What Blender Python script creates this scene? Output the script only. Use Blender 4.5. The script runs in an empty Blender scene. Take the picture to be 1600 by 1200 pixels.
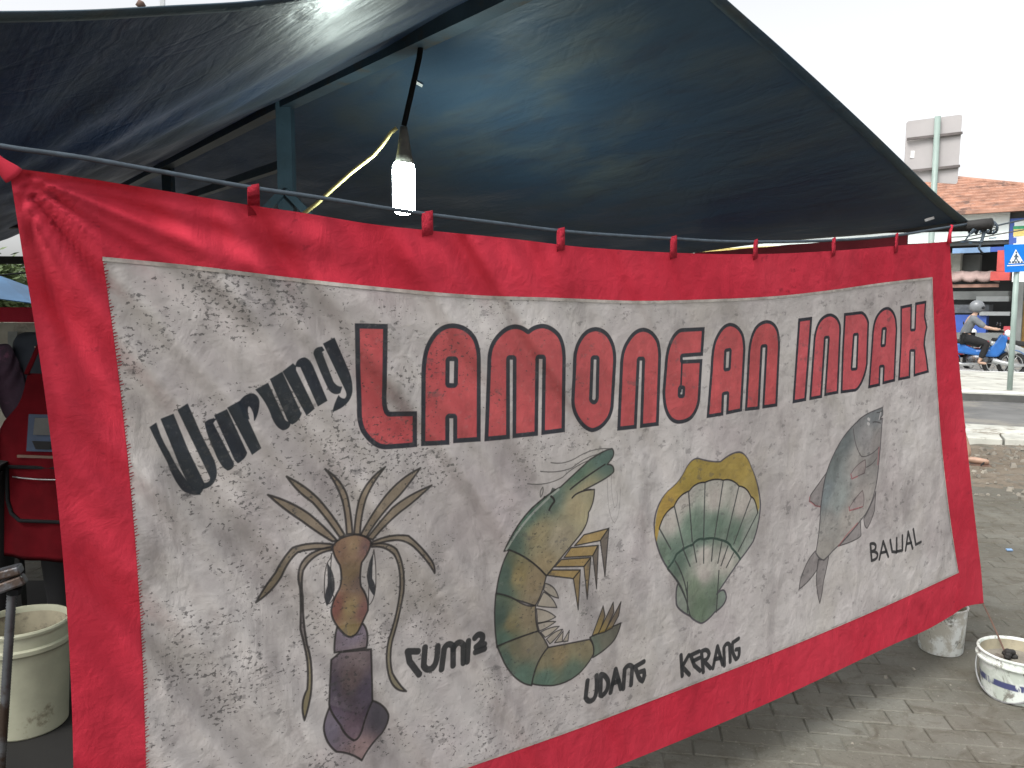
import bpy, bmesh, math, random
import numpy as np
from mathutils import Vector, Matrix, noise

random.seed(7)
rng = np.random.default_rng(11)
S = bpy.context.scene
C = S.collection
R = math.radians

# ------------------------------------------------------------------ camera, sky, sun, exposure
F, CX, CY = 1250.0, 800.0, 600.0
PITCH = R(5.5)
CAMZ = 1.5
cam = bpy.data.cameras.new('camera')
cam.sensor_width = 36.0
cam.lens = 36.0 * F / 1600.0
cam.clip_start = 0.05
cam.clip_end = 3000
cam_o = bpy.data.objects.new('camera', cam)
cam_o.location = (0, 0, CAMZ)
cam_o.rotation_euler = (R(90) - PITCH, 0, 0)
C.objects.link(cam_o)
S.camera = cam_o

world = bpy.data.worlds.new("World")
S.world = world
world.use_nodes = True
wn, wl = world.node_tree.nodes, world.node_tree.links
wn.clear()
sky = wn.new('ShaderNodeTexSky'); sky.sky_type = 'NISHITA'; sky.sun_disc = False
SUN_EL, SUN_AZ = 52.0, 222.0          # azimuth measured clockwise from +Y
sky.sun_elevation = R(SUN_EL); sky.sun_rotation = R(SUN_AZ)
sky.dust_density = 4.0; sky.air_density = 1.0; sky.ozone_density = 1.0
hs = wn.new('ShaderNodeHueSaturation'); hs.inputs['Saturation'].default_value = 0.12
bg = wn.new('ShaderNodeBackground'); bg.inputs['Strength'].default_value = 0.15
wo = wn.new('ShaderNodeOutputWorld')
wl.new(sky.outputs[0], hs.inputs['Color']); wl.new(hs.outputs[0], bg.inputs['Color']); wl.new(bg.outputs[0], wo.inputs[0])

sun = bpy.data.lights.new('sun', 'SUN'); sun.energy = 1.0; sun.angle = R(22); sun.color = (1, .97, .93)
sun_o = bpy.data.objects.new('sun', sun); C.objects.link(sun_o)
sd = Vector((math.sin(R(SUN_AZ)) * math.cos(R(SUN_EL)), math.cos(R(SUN_AZ)) * math.cos(R(SUN_EL)), math.sin(R(SUN_EL))))
sun_o.rotation_euler = sd.to_track_quat('Z', 'Y').to_euler()

S.view_settings.view_transform = 'Standard'
S.view_settings.look = 'None'
S.view_settings.exposure = 0.95
S.view_settings.gamma = 1.0
S.view_settings.use_curve_mapping = False
S.render.engine = 'CYCLES'
S.cycles.use_denoising = True
S.cycles.max_bounces = 7
S.cycles.sample_clamp_indirect = 6

# ------------------------------------------------------------------ picture -> place
_fw = np.array([0, math.cos(PITCH), -math.sin(PITCH)])
_up = np.array([0, math.sin(PITCH), math.cos(PITCH)])
_rt = np.array([1.0, 0, 0])
CAM = np.array([0, 0, CAMZ])
def ray(x, y):
    x = np.asarray(x, float)[..., None]; y = np.asarray(y, float)[..., None]
    return (x - CX) / F * _rt - (y - CY) / F * _up + _fw
def atY(x, y, Y):
    d = ray(x, y); return CAM + d * (Y / d[..., 1:2])
def atZ(x, y, z=0.0):
    d = ray(x, y); return CAM + d * ((z - CAMZ) / d[..., 2:3])
def onplane(x, y, p, n):
    d = ray(x, y); n = np.asarray(n, float)
    k = ((np.asarray(p, float) - CAM) @ n) / (d @ n)
    return CAM + d * k[..., None]
def V(a): return Vector([float(q) for q in a])

# ------------------------------------------------------------------ materials
def newmat(name):
    m = bpy.data.materials.new(name); m.use_nodes = True
    nt = m.node_tree; nt.nodes.clear()
    out = nt.nodes.new('ShaderNodeOutputMaterial')
    return m, nt, out
class G:
    """tiny node graph helper"""
    def __init__(s, nt): s.nt = nt; s.n = nt.nodes; s.l = nt.links
    def node(s, t, **kw):
        o = s.n.new(t)
        for k, v in kw.items(): setattr(o, k, v)
        return o
    def val(s, sock, v):
        if isinstance(v, bpy.types.NodeSocket): s.l.new(v, sock)
        elif isinstance(v, (tuple, list)) and len(v) == 3 and sock.type == 'RGBA': sock.default_value = (*v, 1)
        else: sock.default_value = v
    def coord(s, kind='Object'): return s.node('ShaderNodeTexCoord').outputs[kind]
    def mapping(s, v, scale=(1, 1, 1), rot=(0, 0, 0), loc=(0, 0, 0)):
        m = s.node('ShaderNodeMapping'); s.val(m.inputs['Vector'], v)
        m.inputs['Scale'].default_value = scale; m.inputs['Rotation'].default_value = rot; m.inputs['Location'].default_value = loc
        return m.outputs[0]
    def noise(s, v, scale, detail=4, rough=.55, dist=0.0):
        m = s.node('ShaderNodeTexNoise'); s.val(m.inputs['Vector'], v)
        m.inputs['Scale'].default_value = scale; m.inputs['Detail'].default_value = detail
        m.inputs['Roughness'].default_value = rough; m.inputs['Distortion'].default_value = dist
        return m.outputs['Fac']
    def vor(s, v, scale, feature='F1', out='Distance'):
        m = s.node('ShaderNodeTexVoronoi', feature=feature); s.val(m.inputs['Vector'], v); m.inputs['Scale'].default_value = scale
        return m.outputs[out]
    def ramp(s, f, lo, hi, a=0.0, b=1.0):
        m = s.node('ShaderNodeMapRange', interpolation_type='SMOOTHSTEP'); s.val(m.inputs['Value'], f)
        m.inputs['From Min'].default_value = lo; m.inputs['From Max'].default_value = hi
        m.inputs['To Min'].default_value = a; m.inputs['To Max'].default_value = b
        return m.outputs[0]
    def mix(s, f, a, b, mode='MIX'):
        m = s.node('ShaderNodeMix', data_type='RGBA', blend_type=mode)
        s.val(m.inputs['Factor'], f); s.val(m.inputs['A'] if False else m.inputs[6], a); s.val(m.inputs[7], b)
        return m.outputs[2]
    def math(s, op, a, b=0.0):
        m = s.node('ShaderNodeMath', operation=op); s.val(m.inputs[0], a); s.val(m.inputs[1], b); return m.outputs[0]
    def bump(s, h, strength=.3, dist=.01, normal=None):
        m = s.node('ShaderNodeBump'); m.inputs['Strength'].default_value = strength; m.inputs['Distance'].default_value = dist
        s.val(m.inputs['Height'], h)
        if normal is not None: s.val(m.inputs['Normal'], normal)
        return m.outputs[0]
    def bsdf(s, col, rough=.6, spec=.5, metal=0.0, normal=None, **kw):
        m = s.node('ShaderNodeBsdfPrincipled')
        s.val(m.inputs['Base Color'], col); s.val(m.inputs['Roughness'], rough); s.val(m.inputs['Metallic'], metal)
        s.val(m.inputs['Specular IOR Level'], spec)
        if normal is not None: s.val(m.inputs['Normal'], normal)
        for k, v in kw.items(): s.val(m.inputs[k], v)
        return m.outputs[0]

def simple(name, col, rough=.6, metal=0.0, spec=.5, var=.25, nscale=8, bump=.15, dirt=None, dirt_amt=.5):
    m, nt, out = newmat(name); g = G(nt)
    c = g.coord()
    n1 = g.noise(c, nscale, 5, .6)
    dark = tuple(q * (1 - var) for q in col); light = tuple(min(1, q * (1 + var * .6)) for q in col)
    col_ = g.mix(g.ramp(n1, .3, .7), dark, light)
    if dirt is not None:
        n3 = g.noise(g.mapping(c, loc=(3, 1, 7)), nscale * .6, 7, .7)
        col_ = g.mix(g.ramp(n3, .62 - dirt_amt * .2, .68 - dirt_amt * .1), col_, dirt)
    n2 = g.noise(c, nscale * 9, 3, .6)
    nt.links.new(g.bsdf(col_, rough, spec, metal, g.bump(n2, bump, .004)), out.inputs[0])
    return m

M = {}
M['rope_dark'] = simple('rope_dark', (.05, .07, .09), .7, nscale=40)
M['rope_thin'] = simple('rope_thin', (.10, .10, .09), .8, nscale=40)
M['wood_blue'] = simple('wood_blue', (.030, .060, .085), .55, nscale=5, bump=.3, dirt=(.05, .045, .035), dirt_amt=.4)
M['wood_dark'] = simple('wood_dark', (.022, .021, .020), .75, nscale=6, bump=.5)
M['socket'] = simple('socket', (.13, .13, .115), .6, nscale=20)
M['cable_black'] = simple('cable_black', (.010, .011, .012), .85, spec=.15, nscale=30)
M['cable_yellow'] = simple('cable_yellow', (.55, .47, .20), .5, nscale=30)
M['skin'] = simple('skin', (.36, .23, .165), .55, nscale=12, var=.12)
M['hair'] = simple('hair', (.012, .010, .009), .5, nscale=30)
M['shirt_black'] = simple('shirt_black', (.022, .028, .038), .9, nscale=9)
M['trouser_black'] = simple('trouser_black', (.008, .008, .009), .9, nscale=9)
M['purple'] = simple('purple', (.035, .015, .03), .9, nscale=12, dirt=(.10, .03, .06), dirt_amt=.5)
M['sandal'] = simple('sandal', (.12, .07, .05), .7)
M['metal'] = simple('metal', (.14, .15, .165), .4, metal=.7, nscale=18, dirt=(.07, .05, .04), dirt_amt=.7)
M['metal_grey'] = simple('metal_grey', (.35, .36, .36), .4, metal=.6, nscale=14)
M['black_rubber'] = simple('black_rubber', (.015, .015, .015), .8)
M['maroon'] = simple('maroon', (.16, .012, .02), .9, nscale=6)
M['cream_cloth'] = simple('cream_cloth', (.36, .34, .28), .9, nscale=3, dirt=(.2, .19, .16), dirt_amt=.4)
M['grey_patch'] = simple('grey_patch', (.20, .21, .20), .8)
M['concrete_pale'] = simple('concrete_pale', (.46, .46, .41), .9, nscale=2.5, var=.22, dirt=(.22, .20, .16), dirt_amt=.35)
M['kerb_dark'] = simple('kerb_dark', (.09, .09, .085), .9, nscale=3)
M['paint_white'] = simple('paint_white', (.74, .75, .72), .7, nscale=4, var=.08, dirt=(.4, .39, .35), dirt_amt=.25)
M['asphalt'] = simple('asphalt', (.135, .135, .13), .9, nscale=1.6, var=.3, bump=.6, dirt=(.2, .19, .165), dirt_amt=.6)
M['sign_back'] = simple('sign_back', (.40, .38, .375), .5, nscale=3, var=.06)
M['post_green'] = simple('post_green', (.26, .33, .30), .45, nscale=5, var=.1)
M['bracket'] = simple('bracket', (.12, .105, .10), .6)
M['white_plain'] = simple('white_plain', (.78, .79, .78), .5, var=.06)
M['sign_white'] = simple('sign_white', (.78, .86, .84), .5, nscale=1.2, var=.1)
M['sign_blue'] = simple('sign_blue', (.0, .17, .62), .35, var=.05)
M['sign_dblue'] = simple('sign_dblue', (.035, .09, .36), .4, var=.05)
M['soft_blue'] = simple('soft_blue', (.18, .30, .48), .5, nscale=2)
M['green'] = simple('green', (.03, .30, .13), .5)
M['yellow'] = simple('yellow', (.62, .50, .16), .5)
M['letter_dark'] = simple('letter_dark', (.05, .10, .16), .6)
M['roof_tile'] = simple('roof_tile', (.37, .20, .14), .85, nscale=2.2, var=.3, bump=.4, dirt=(.16, .10, .08), dirt_amt=.45)
M['wall_grey'] = simple('wall_grey', (.16, .17, .165), .85, nscale=1.2)
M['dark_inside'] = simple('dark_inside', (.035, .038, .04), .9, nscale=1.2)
M['red_plastic'] = simple('red_plastic', (.50, .07, .06), .6, nscale=2)
M['door_ochre'] = simple('door_ochre', (.24, .14, .035), .6, nscale=2)
M['draped'] = simple('draped', (.30, .22, .20), .9, nscale=3)
M['plank'] = simple('plank', (.30, .17, .13), .8, nscale=3)
M['blue_body'] = simple('blue_body', (.015, .11, .36), .3, var=.1)
M['silver_body'] = simple('silver_body', (.32, .34, .34), .35, metal=.3, var=.1)
M['red_body'] = simple('red_body', (.42, .06, .07), .35, var=.1)
M['jacket_grey'] = simple('jacket_grey', (.13, .14, .15), .9)
M['helmet'] = simple('helmet', (.16, .17, .18), .25, var=.05)
M['glass_dark'] = simple('glass_dark', (.01, .012, .015), .1)
M['cement'] = simple('cement', (.22, .205, .17), .9, nscale=14, bump=.8, dirt=(.07, .055, .04), dirt_amt=.5)
M['leaf'] = simple('leaf', (.09, .13, .045), .7, nscale=3)
M['bark'] = simple('bark', (.10, .08, .06), .9)
M['tarp_far'] = simple('tarp_far', (.05, .12, .22), .6, nscale=2)
M['pebble'] = simple('pebble', (.22, .20, .165), .9, nscale=4, var=.4)
M['black_cart'] = simple('black_cart', (.012, .011, .010), .85, nscale=5)  # black of the mat and cart added to fill deep shade

# ------------------------------------------------------------------ object helpers
def link(o, parent=None):
    C.objects.link(o)
    if parent is not None: o.parent = parent
    return o
def tag(o, label=None, cat=None, group=None, kind=None):
    if label: o['label'] = label
    if cat: o['category'] = cat
    if group: o['group'] = group
    if kind: o['kind'] = kind
    return o
def empty(name, loc, label=None, cat=None, group=None, rz=0.0, kind=None):
    o = bpy.data.objects.new(name, None); o.empty_display_size = .1
    o.location = V(loc); o.rotation_euler = (0, 0, rz); C.objects.link(o)
    return tag(o, label, cat, group, kind)
def mesh_obj(name, verts, faces, mat, parent=None, smooth=False, world=True):
    me = bpy.data.meshes.new(name)
    me.from_pydata([tuple(float(c) for c in v) for v in verts], [], [tuple(int(i) for i in f) for f in faces])
    me.update()
    if smooth: me.polygons.foreach_set('use_smooth', [True] * len(me.polygons))
    if mat: me.materials.append(mat)
    o = bpy.data.objects.new(name, me); link(o, parent)
    if parent is not None and world:        # vertices were given in world space
        bpy.context.view_layer.update()
        o.matrix_parent_inverse = parent.matrix_world.inverted()
    return o
class MB:
    def __init__(s): s.v = []; s.f = []
    def add(s, v, f):
        b = len(s.v); s.v += [tuple(map(float, q)) for q in v]; s.f += [tuple(int(i) + b for i in q) for q in f]; return s
    def box(s, c, size, rot=None, taper=1.0):
        hx, hy, hz = (q / 2 for q in size)
        vs = []
        for z in (-1, 1):
            k = taper if z > 0 else 1
            for x, y in ((-1, -1), (1, -1), (1, 1), (-1, 1)):
                p = Vector((x * hx * k, y * hy * k, z * hz))
                if rot is not None: p = rot @ p
                vs.append(p + V(c))
        return s.add(vs, [(3, 2, 1, 0), (4, 5, 6, 7), (0, 1, 5, 4), (1, 2, 6, 5), (2, 3, 7, 6), (3, 0, 4, 7)])
    def tube(s, pts, r, n=8, caps=True, sq=False):
        pts = [V(p) for p in pts]; k = len(pts)
        rr = r if hasattr(r, '__len__') else [r] * k
        t0 = (pts[1] - pts[0]).normalized()
        a = Vector((0, 0, 1)) if abs(t0.z) < .9 else Vector((1, 0, 0))
        u = t0.cross(a).normalized()
        vs = []
        for i, p in enumerate(pts):
            t = (pts[min(i + 1, k - 1)] - pts[max(i - 1, 0)])
            t = t.normalized() if t.length > 1e-9 else t0
            u = (u - t * u.dot(t)); u = u.normalized() if u.length > 1e-6 else t.orthogonal().normalized()
            w = t.cross(u)
            for j in range(n):
                an = 2 * math.pi * (j + (.5 if sq else 0)) / n
                rad = rr[i] * (1.3 if sq else 1)
                vs.append(p + (u * math.cos(an) + w * math.sin(an)) * rad)
        fs = [(i * n + j, i * n + (j + 1) % n, (i + 1) * n + (j + 1) % n, (i + 1) * n + j) for i in range(k - 1) for j in range(n)]
        if caps: fs += [tuple(range(n - 1, -1, -1)), tuple((k - 1) * n + j for j in range(n))]
        return s.add(vs, fs)
    def lathe(s, prof, n=40, c=(0, 0, 0), close=True):
        k = len(prof)
        vs = [(c[0] + r * math.cos(2 * math.pi * j / n), c[1] + r * math.sin(2 * math.pi * j / n), c[2] + z) for r, z in prof for j in range(n)]
        fs = [(i * n + j, i * n + (j + 1) % n, (i + 1) * n + (j + 1) % n, (i + 1) * n + j) for i in range(k - 1) for j in range(n)]
        return s.add(vs, fs)
    def ellipsoid(s, c, r, n=14, m=9, rot=None):
        vs = []
        for i in range(m + 1):
            th = math.pi * i / m
            for j in range(n):
                ph = 2 * math.pi * j / n
                p = Vector((r[0] * math.sin(th) * math.cos(ph), r[1] * math.sin(th) * math.sin(ph), r[2] * math.cos(th)))
                if rot is not None: p = rot @ p
                vs.append(p + V(c))
        return s.add(vs, [(i * n + j, (i + 1) * n + j, (i + 1) * n + (j + 1) % n, i * n + (j + 1) % n) for i in range(m) for j in range(n)])
    def prism(s, poly, dirv, o=(0, 0, 0)):
        """poly: list of 3D points, extruded by dirv"""
        n = len(poly); d = V(dirv)
        a = [V(p) + V(o) for p in poly]; b = [p + d for p in a]
        return s.add(a + b, [tuple(range(n - 1, -1, -1)), tuple(range(n, 2 * n))] + [(i, (i + 1) % n, n + (i + 1) % n, n + i) for i in range(n)])
    def build(s, name, mat, parent=None, smooth=False, world=True, bevel=0.0):
        o = mesh_obj(name, s.v, s.f, mat, parent, smooth, world)
        if bevel:
            b = o.modifiers.new('bevel', 'BEVEL'); b.width = bevel; b.segments = 2; b.limit_method = 'ANGLE'
        return o
def smooth_curve(pts, n):
    """Catmull-Rom through rows of pts, n samples by chord length"""
    P = np.asarray(pts, float)
    d = np.r_[0, np.cumsum(np.linalg.norm(np.diff(P, axis=0), axis=1))]; d /= d[-1]
    T = np.gradient(P, d, axis=0) if len(P) > 2 else np.repeat([P[1] - P[0]], 2, 0)
    u = np.linspace(0, 1, n); k = np.clip(np.searchsorted(d, u, 'right') - 1, 0, len(P) - 2)
    h = (d[k + 1] - d[k])[:, None]; t = ((u - d[k]) / (d[k + 1] - d[k]))[:, None]
    return ((2*t**3 - 3*t**2 + 1) * P[k] + (t**3 - 2*t**2 + t) * h * T[k] + (-2*t**3 + 3*t**2) * P[k+1] + (t**3 - t**2) * h * T[k+1])

# ================================================================== GROUND AND ROAD
rd = np.array([-.9, .436, 0]); rd /= np.linalg.norm(rd)     # along the road
rn = np.array([.436, .9, 0]); rn /= np.linalg.norm(rn)      # across it
def RQ(a, q, z=0.0): return rd * a + rn * q + np.array([0, 0, z])

# ---- dirt ground material
def dirt_mat(name, base, alt, dark):
    m, nt, out = newmat(name); g = G(nt); c = g.coord('Object')
    n1 = g.noise(g.mapping(c, scale=(1, 1, 1)), .9, 6, .6)
    n2 = g.noise(c, 7, 7, .68, .6)
    n3 = g.noise(c, 55, 4, .7)
    col = g.mix(g.ramp(n1, .35, .65), base, alt)
    col = g.mix(g.ramp(n2, .46, .72, 0, .75), col, dark)
    col = g.mix(g.ramp(n3, .60, .72, 0, .55), col, (.30, .28, .23))
    col = g.mix(g.ramp(n3, .40, .28, 0, .6), col, (.035, .03, .025))
    h = g.math('ADD', g.math('MULTIPLY', n2, .7), g.math('MULTIPLY', n3, .45))
    nt.links.new(g.bsdf(col, .92, .25, normal=g.bump(h, .7, .012)), out.inputs[0])
    return m
M['ground'] = dirt_mat('ground_dirt', (.165, .150, .120), (.20, .19, .155), (.10, .088, .068))
M['rubble'] = dirt_mat('rubble_dirt', (.15, .125, .095), (.19, .16, .125), (.075, .06, .045))
def block_mat():
    m, nt, out = newmat('paving_block'); g = G(nt)
    geo = g.node('ShaderNodeNewGeometry').outputs['Position']
    rnd = g.node('ShaderNodeObjectInfo').outputs['Random']
    n1 = g.noise(geo, 1.1, 6, .6); n2 = g.noise(geo, 9, 7, .7, .8); n3 = g.noise(geo, 70, 4, .7)
    col = g.mix(g.ramp(n1, .35, .65), (.108, .104, .086), (.165, .160, .136))
    col = g.mix(g.ramp(rnd, 0, 1, 0, .28), col, (.12, .105, .08))
    col = g.mix(g.ramp(n2, .45, .7, 0, .8), col, (.085, .074, .055))
    col = g.mix(g.ramp(n3, .60, .70, 0, .5), col, (.30, .28, .24))
    col = g.mix(g.ramp(n3, .40, .30, 0, .6), col, (.05, .042, .034))
    h = g.math('ADD', g.math('MULTIPLY', n2, .6), g.math('MULTIPLY', n3, .4))
    nt.links.new(g.bsdf(col, .9, .3, normal=g.bump(h, .75, .010)), out.inputs[0])
    return m
M['block'] = block_mat()

gv = [(-500, -300, -.035), (500, -300, -.035), (500, 900, -.035), (-500, 900, -.035)]
tag(mesh_obj('far_ground', gv, [(0, 1, 2, 3)], M['ground']), kind='structure')
# near dirt: gently uneven grid up to the kerb
def gridsheet(name, q0, q1, a0, a1, nq, na, zf, mat):
    vs = []; fs = []
    for i in range(nq + 1):
        for j in range(na + 1):
            q = q0 + (q1 - q0) * i / nq; a = a0 + (a1 - a0) * j / na
            p = RQ(a, q); vs.append((p[0], p[1], zf(p[0], p[1], q)))
    for i in range(nq):
        for j in range(na):
            k = i * (na + 1) + j; fs.append((k, k + na + 1, k + na + 2, k + 1))
    return mesh_obj(name, vs, fs, mat, smooth=True)
def dz(x, y, q):
    rough = min(1, max(0, (q - 7.2) / .6))
    return ((-.0005 + .0065 * noise.noise(Vector((x * 2.3, y * 2.3, 0))) + .0035 * noise.noise(Vector((x * 9, y * 9, 7)))) * (1 - rough)
            + rough * (.012 + .03 * noise.noise(Vector((x * 2.2, y * 2.2, 1))) + .018 * noise.noise(Vector((x * 7, y * 7, 2)))))
go = gridsheet('dirt_ground', -6, 9.92, -12, 12, 320, 480, dz, M['block'])
tag(go, kind='structure')
# stony strip beside the kerb
def dz2(x, y, q):
    e = min(1, max(0, (q - 7.5) / .5)) * min(1, max(0, (9.95 - q) / .25))
    return dz(x, y, q) - .004 + e * (.010 + .02 * noise.noise(Vector((x * 9, y * 9, 5))) + .012 * noise.noise(Vector((x * 23, y * 23, 5))))
tag(gridsheet('rubble_strip', 7.4, 9.95, -12, 6, 90, 620, dz2, M['rubble']), kind='structure')
mb = MB()
for i in range(2600):
    q = rng.uniform(7.2, 9.9) if i < 2000 else rng.uniform(2.0, 7.5); a = rng.uniform(-8.5, 2)
    p = RQ(a, q); r = abs(rng.normal(0, .012)) + .006
    if i >= 2000: r *= .28
    rot = Matrix.Rotation(rng.uniform(0, 3), 3, 'Z') @ Matrix.Rotation(rng.uniform(-.4, .4), 3, 'X')
    mb.box((p[0], p[1], dz(p[0], p[1], q) + r * .35 + (.008 if q > 7.6 else .004)), (r * 2.2, r * 1.5, r * 1.1), rot, .6)
tag(mb.build('rubble', M['pebble']), label='small broken stones and grit scattered on the bare dirt by the kerb', cat='rubble', kind='stuff')

# paving blocks (running bond, dusty, slightly uneven)
pave = empty('paved_forecourt', (0, 0, 0), kind='structure')
ang = R(-9); bu = np.array([math.cos(ang), math.sin(ang)]); bv = np.array([-math.sin(ang), math.cos(ang)])
BL, BW = .205, .103
spots = []
for iv in range(-4, 80):
    for iu in range(-34, 42):
        o = (.5 * BL if iv % 2 else 0)
        c = bu * (iu * BL + o) + bv * (iv * BW + .3)
        q = c @ rn[:2]
        if c[1] < .4 or q > 7.5 + .25 * noise.noise(Vector((c[0] * 2, c[1] * 2, 9))): continue
        if c[0] < -5.5 or c[0] > 6: continue
        spots.append((c[0], c[1]))
def blockmesh():
    bm = bmesh.new(); bmesh.ops.create_cube(bm, size=1.0)
    for v in bm.verts: v.co = Vector((v.co.x * (BL - .0035), v.co.y * (BW - .0035), v.co.z * .05))
    top = [e for e in bm.edges if all(v.co.z > 0 for v in e.verts)]
    bmesh.ops.bevel(bm, geom=top, offset=.004, segments=1, affect='EDGES')
    me = bpy.data.meshes.new('paving_block'); bm.to_mesh(me); bm.free(); me.materials.append(M['block']); return me
bme = blockmesh()
def vis(c):   # does the photograph show this block large: right of and below the banner
    x, y = c
    d = np.array([x, y, 0]) - CAM; k = d @ _fw
    px = CX + F * d[0] / k; py = CY - F * (d @ _up) / k
    inside = (px > 700 and px < 1640 and py < 1230 and py > 700 and py > 1505 - .42 * px - (900 if px > 1500 else 0))
    return inside, y
near = sorted([c for c in spots if vis(c)[0]], key=lambda c: c[1])
nearset = set(near[:300])
verts0 = [v.co.copy() for v in bme.vertices]; faces0 = [tuple(p.vertices) for p in bme.polygons]
stuff = MB()
for c in spots:
    x, y = c
    z = -.0255 + .0045 + .0045 * noise.noise(Vector((x * 2, y * 2, 4))) + rng.normal(0, .0013)
    rx, ry, rz = rng.normal(0, .010), rng.normal(0, .008), ang + rng.normal(0, .012)
    if c in nearset:
        o = bpy.data.objects.new('paving_block', bme); o.location = (x, y, z); o.rotation_euler = (rx, ry, rz)
        C.objects.link(o); o.parent = pave
    else:
        mt = Matrix.Rotation(rz, 3, 'Z') @ Matrix.Rotation(ry, 3, 'Y') @ Matrix.Rotation(rx, 3, 'X')
        stuff.add([mt @ v + Vector((x, y, z)) for v in verts0], faces0)
so = stuff.build('paving_blocks', M['block'], pave); so['kind'] = 'stuff'

# kerb slabs, road, median, second road
kerb = empty('kerb', RQ(0, 10.4), kind='structure')
mb0 = MB()
for i in range(-8, 26):
    a = -i * 1.22 + 2
    for (q0, q1) in ((9.95, 10.45), (10.47, 11.02)):
        sh = 0 if q0 < 10.2 else .55
        m = MB(); p = RQ(a + sh, (q0 + q1) / 2, .02 + rng.normal(0, .006))
        rot = Matrix.Rotation(math.atan2(rd[1], rd[0]) + rng.normal(0, .006), 3, 'Z') @ Matrix.Rotation(rng.normal(0, .006), 3, 'X')
        m.box(p, (1.20, q1 - q0, .14), rot)
        m.build('kerb_slab', M['concrete_pale'], kerb, bevel=.01)
def strip(name, q0, q1, z, mat, a0=-60, a1=60):
    return tag(mesh_obj(name, [RQ(a0, q0, z), RQ(a1, q0, z), RQ(a1, q1, z), RQ(a0, q1, z)], [(3, 2, 1, 0)], mat), kind='structure')
strip('road', 11.0, 14.9, .005, M['asphalt'])
med = MB(); med.add([RQ(-60, 14.7, 0), RQ(60, 14.7, 0), RQ(60, 14.7, .13), RQ(-60, 14.7, .13), RQ(-60, 20.5, .13), RQ(60, 20.5, .13), RQ(60, 20.5, 0), RQ(-60, 20.5, 0)],
                 [(0, 1, 2, 3), (3, 2, 5, 4), (4, 5, 6, 7)])
tag(med.build('median', M['concrete_pale']), kind='structure')
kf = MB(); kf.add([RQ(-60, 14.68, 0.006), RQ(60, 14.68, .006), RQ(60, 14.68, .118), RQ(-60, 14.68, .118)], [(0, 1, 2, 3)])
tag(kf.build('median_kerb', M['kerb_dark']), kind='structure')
strip('median_line', 14.78, 15.15, .134, M['paint_white'])
strip('median_edge_line', 19.6, 20.4, .134, M['paint_white'])
tag(mesh_obj('diagonal_line', [RQ(-18, 17.2, .134), RQ(-4, 16.0, .134), RQ(-4, 16.5, .134), RQ(-18, 18.1, .134)], [(0, 1, 2, 3)], M['paint_white']), kind='structure')
tag(mesh_obj('lamp_shadow_path', [RQ(-16, 18.5, .1345), RQ(-9, 18.2, .1345), RQ(-9, 18.5, .1345), RQ(-16, 18.9, .1345)], [(0, 1, 2, 3)], M['asphalt']), kind='structure').name = 'asphalt_patch'  # narrow darker strip on the median, in the asphalt colour
strip('far_road', 20.5, 27.2, .008, M['asphalt'])
strip('far_pavement', 27.2, 40, .10, M['concrete_pale'])

# ================================================================== SHOP BUILDING across the road
fd = np.array([.8, -.6, 0])        # along the facade, left to right and towards the camera
fn = np.array([.6, .8, 0])         # into the building
def onfac(x, y, off=0.0, base=np.array([14.3, 24.0, 0])): return onplane(x, y, base - fn * off, fn)
def fquad(m, x0, y0, x1, y1, off, th):
    """slab on the facade seen at picture box x0..x1,y0..y1, front face `off` in front of the wall"""
    xm = (x0 + x1) / 2
    tl = onfac(x0, (y0), off); br = onfac(x1, y1, off)
    a = onfac(x0, y1, off); b = onfac(x1, y0, off)
    zt = (tl[2] + b[2]) / 2; zb = (a[2] + br[2]) / 2
    P = [np.array([a[0], a[1], zb]), np.array([br[0], br[1], zb]), np.array([b[0], b[1], zt]), np.array([a[0], a[1], zt])]
    P[2] = np.array([P[1][0], P[1][1], zt])
    return m.prism(P, fn * th)
shop = empty('shop_building', onfac(1500, 556), 'low tiled shop with a long white signboard across the road, beyond the motorcycles', 'shop')
shop.location.z = 0.1
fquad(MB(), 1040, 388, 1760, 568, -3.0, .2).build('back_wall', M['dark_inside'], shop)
for x0, x1 in ((1040, 1096), (1340, 1352), (1578, 1592), (1700, 1760)):
    fquad(MB(), x0, 388, x1, 572, 0, .3).build('pillar', M['wall_grey'], shop)
fquad(MB(), 1592, 470, 1640, 560, -.3, .08).build('door', M['door_ochre'], shop)
fquad(MB(), 1040, 346, 1761, 390, 0.0, .25).build('fascia_wall', M['wall_grey'], shop)
sg = fquad(MB(), 1082, 344, 1575, 386, .16, .1).build('signboard', M['sign_white'], shop)
fquad(MB(), 1084, 386.6, 1240, 391, .17, .06).build('sign_stripe', M['yellow'], sg)
fquad(MB(), 1488, 387, 1547, 395, .14, .12).build('sign_stripe', M['soft_blue'], sg)
fquad(MB(), 1547.5, 385.5, 1575, 393, .13, .12).build('sign_stripe', M['sign_dblue'], sg)
sg2 = fquad(MB(), 1576, 339, 1680, 386, .2, .12).build('signboard', M['sign_dblue'], shop)
fquad(MB(), 1583, 343, 1675, 384, .215, .012).build('sign_panel', M['sign_white'], sg2)
fquad(MB(), 1583, 352, 1640, 357, .23, .01).build('sign_stripe', M['green'], sg2)
fquad(MB(), 1583, 358, 1600, 369, .23, .01).build('sign_stripe', M['yellow'], sg2)
fquad(MB(), 1583, 371, 1588, 380, .23, .01).build('sign_stripe', M['sign_dblue'], sg2)
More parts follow.
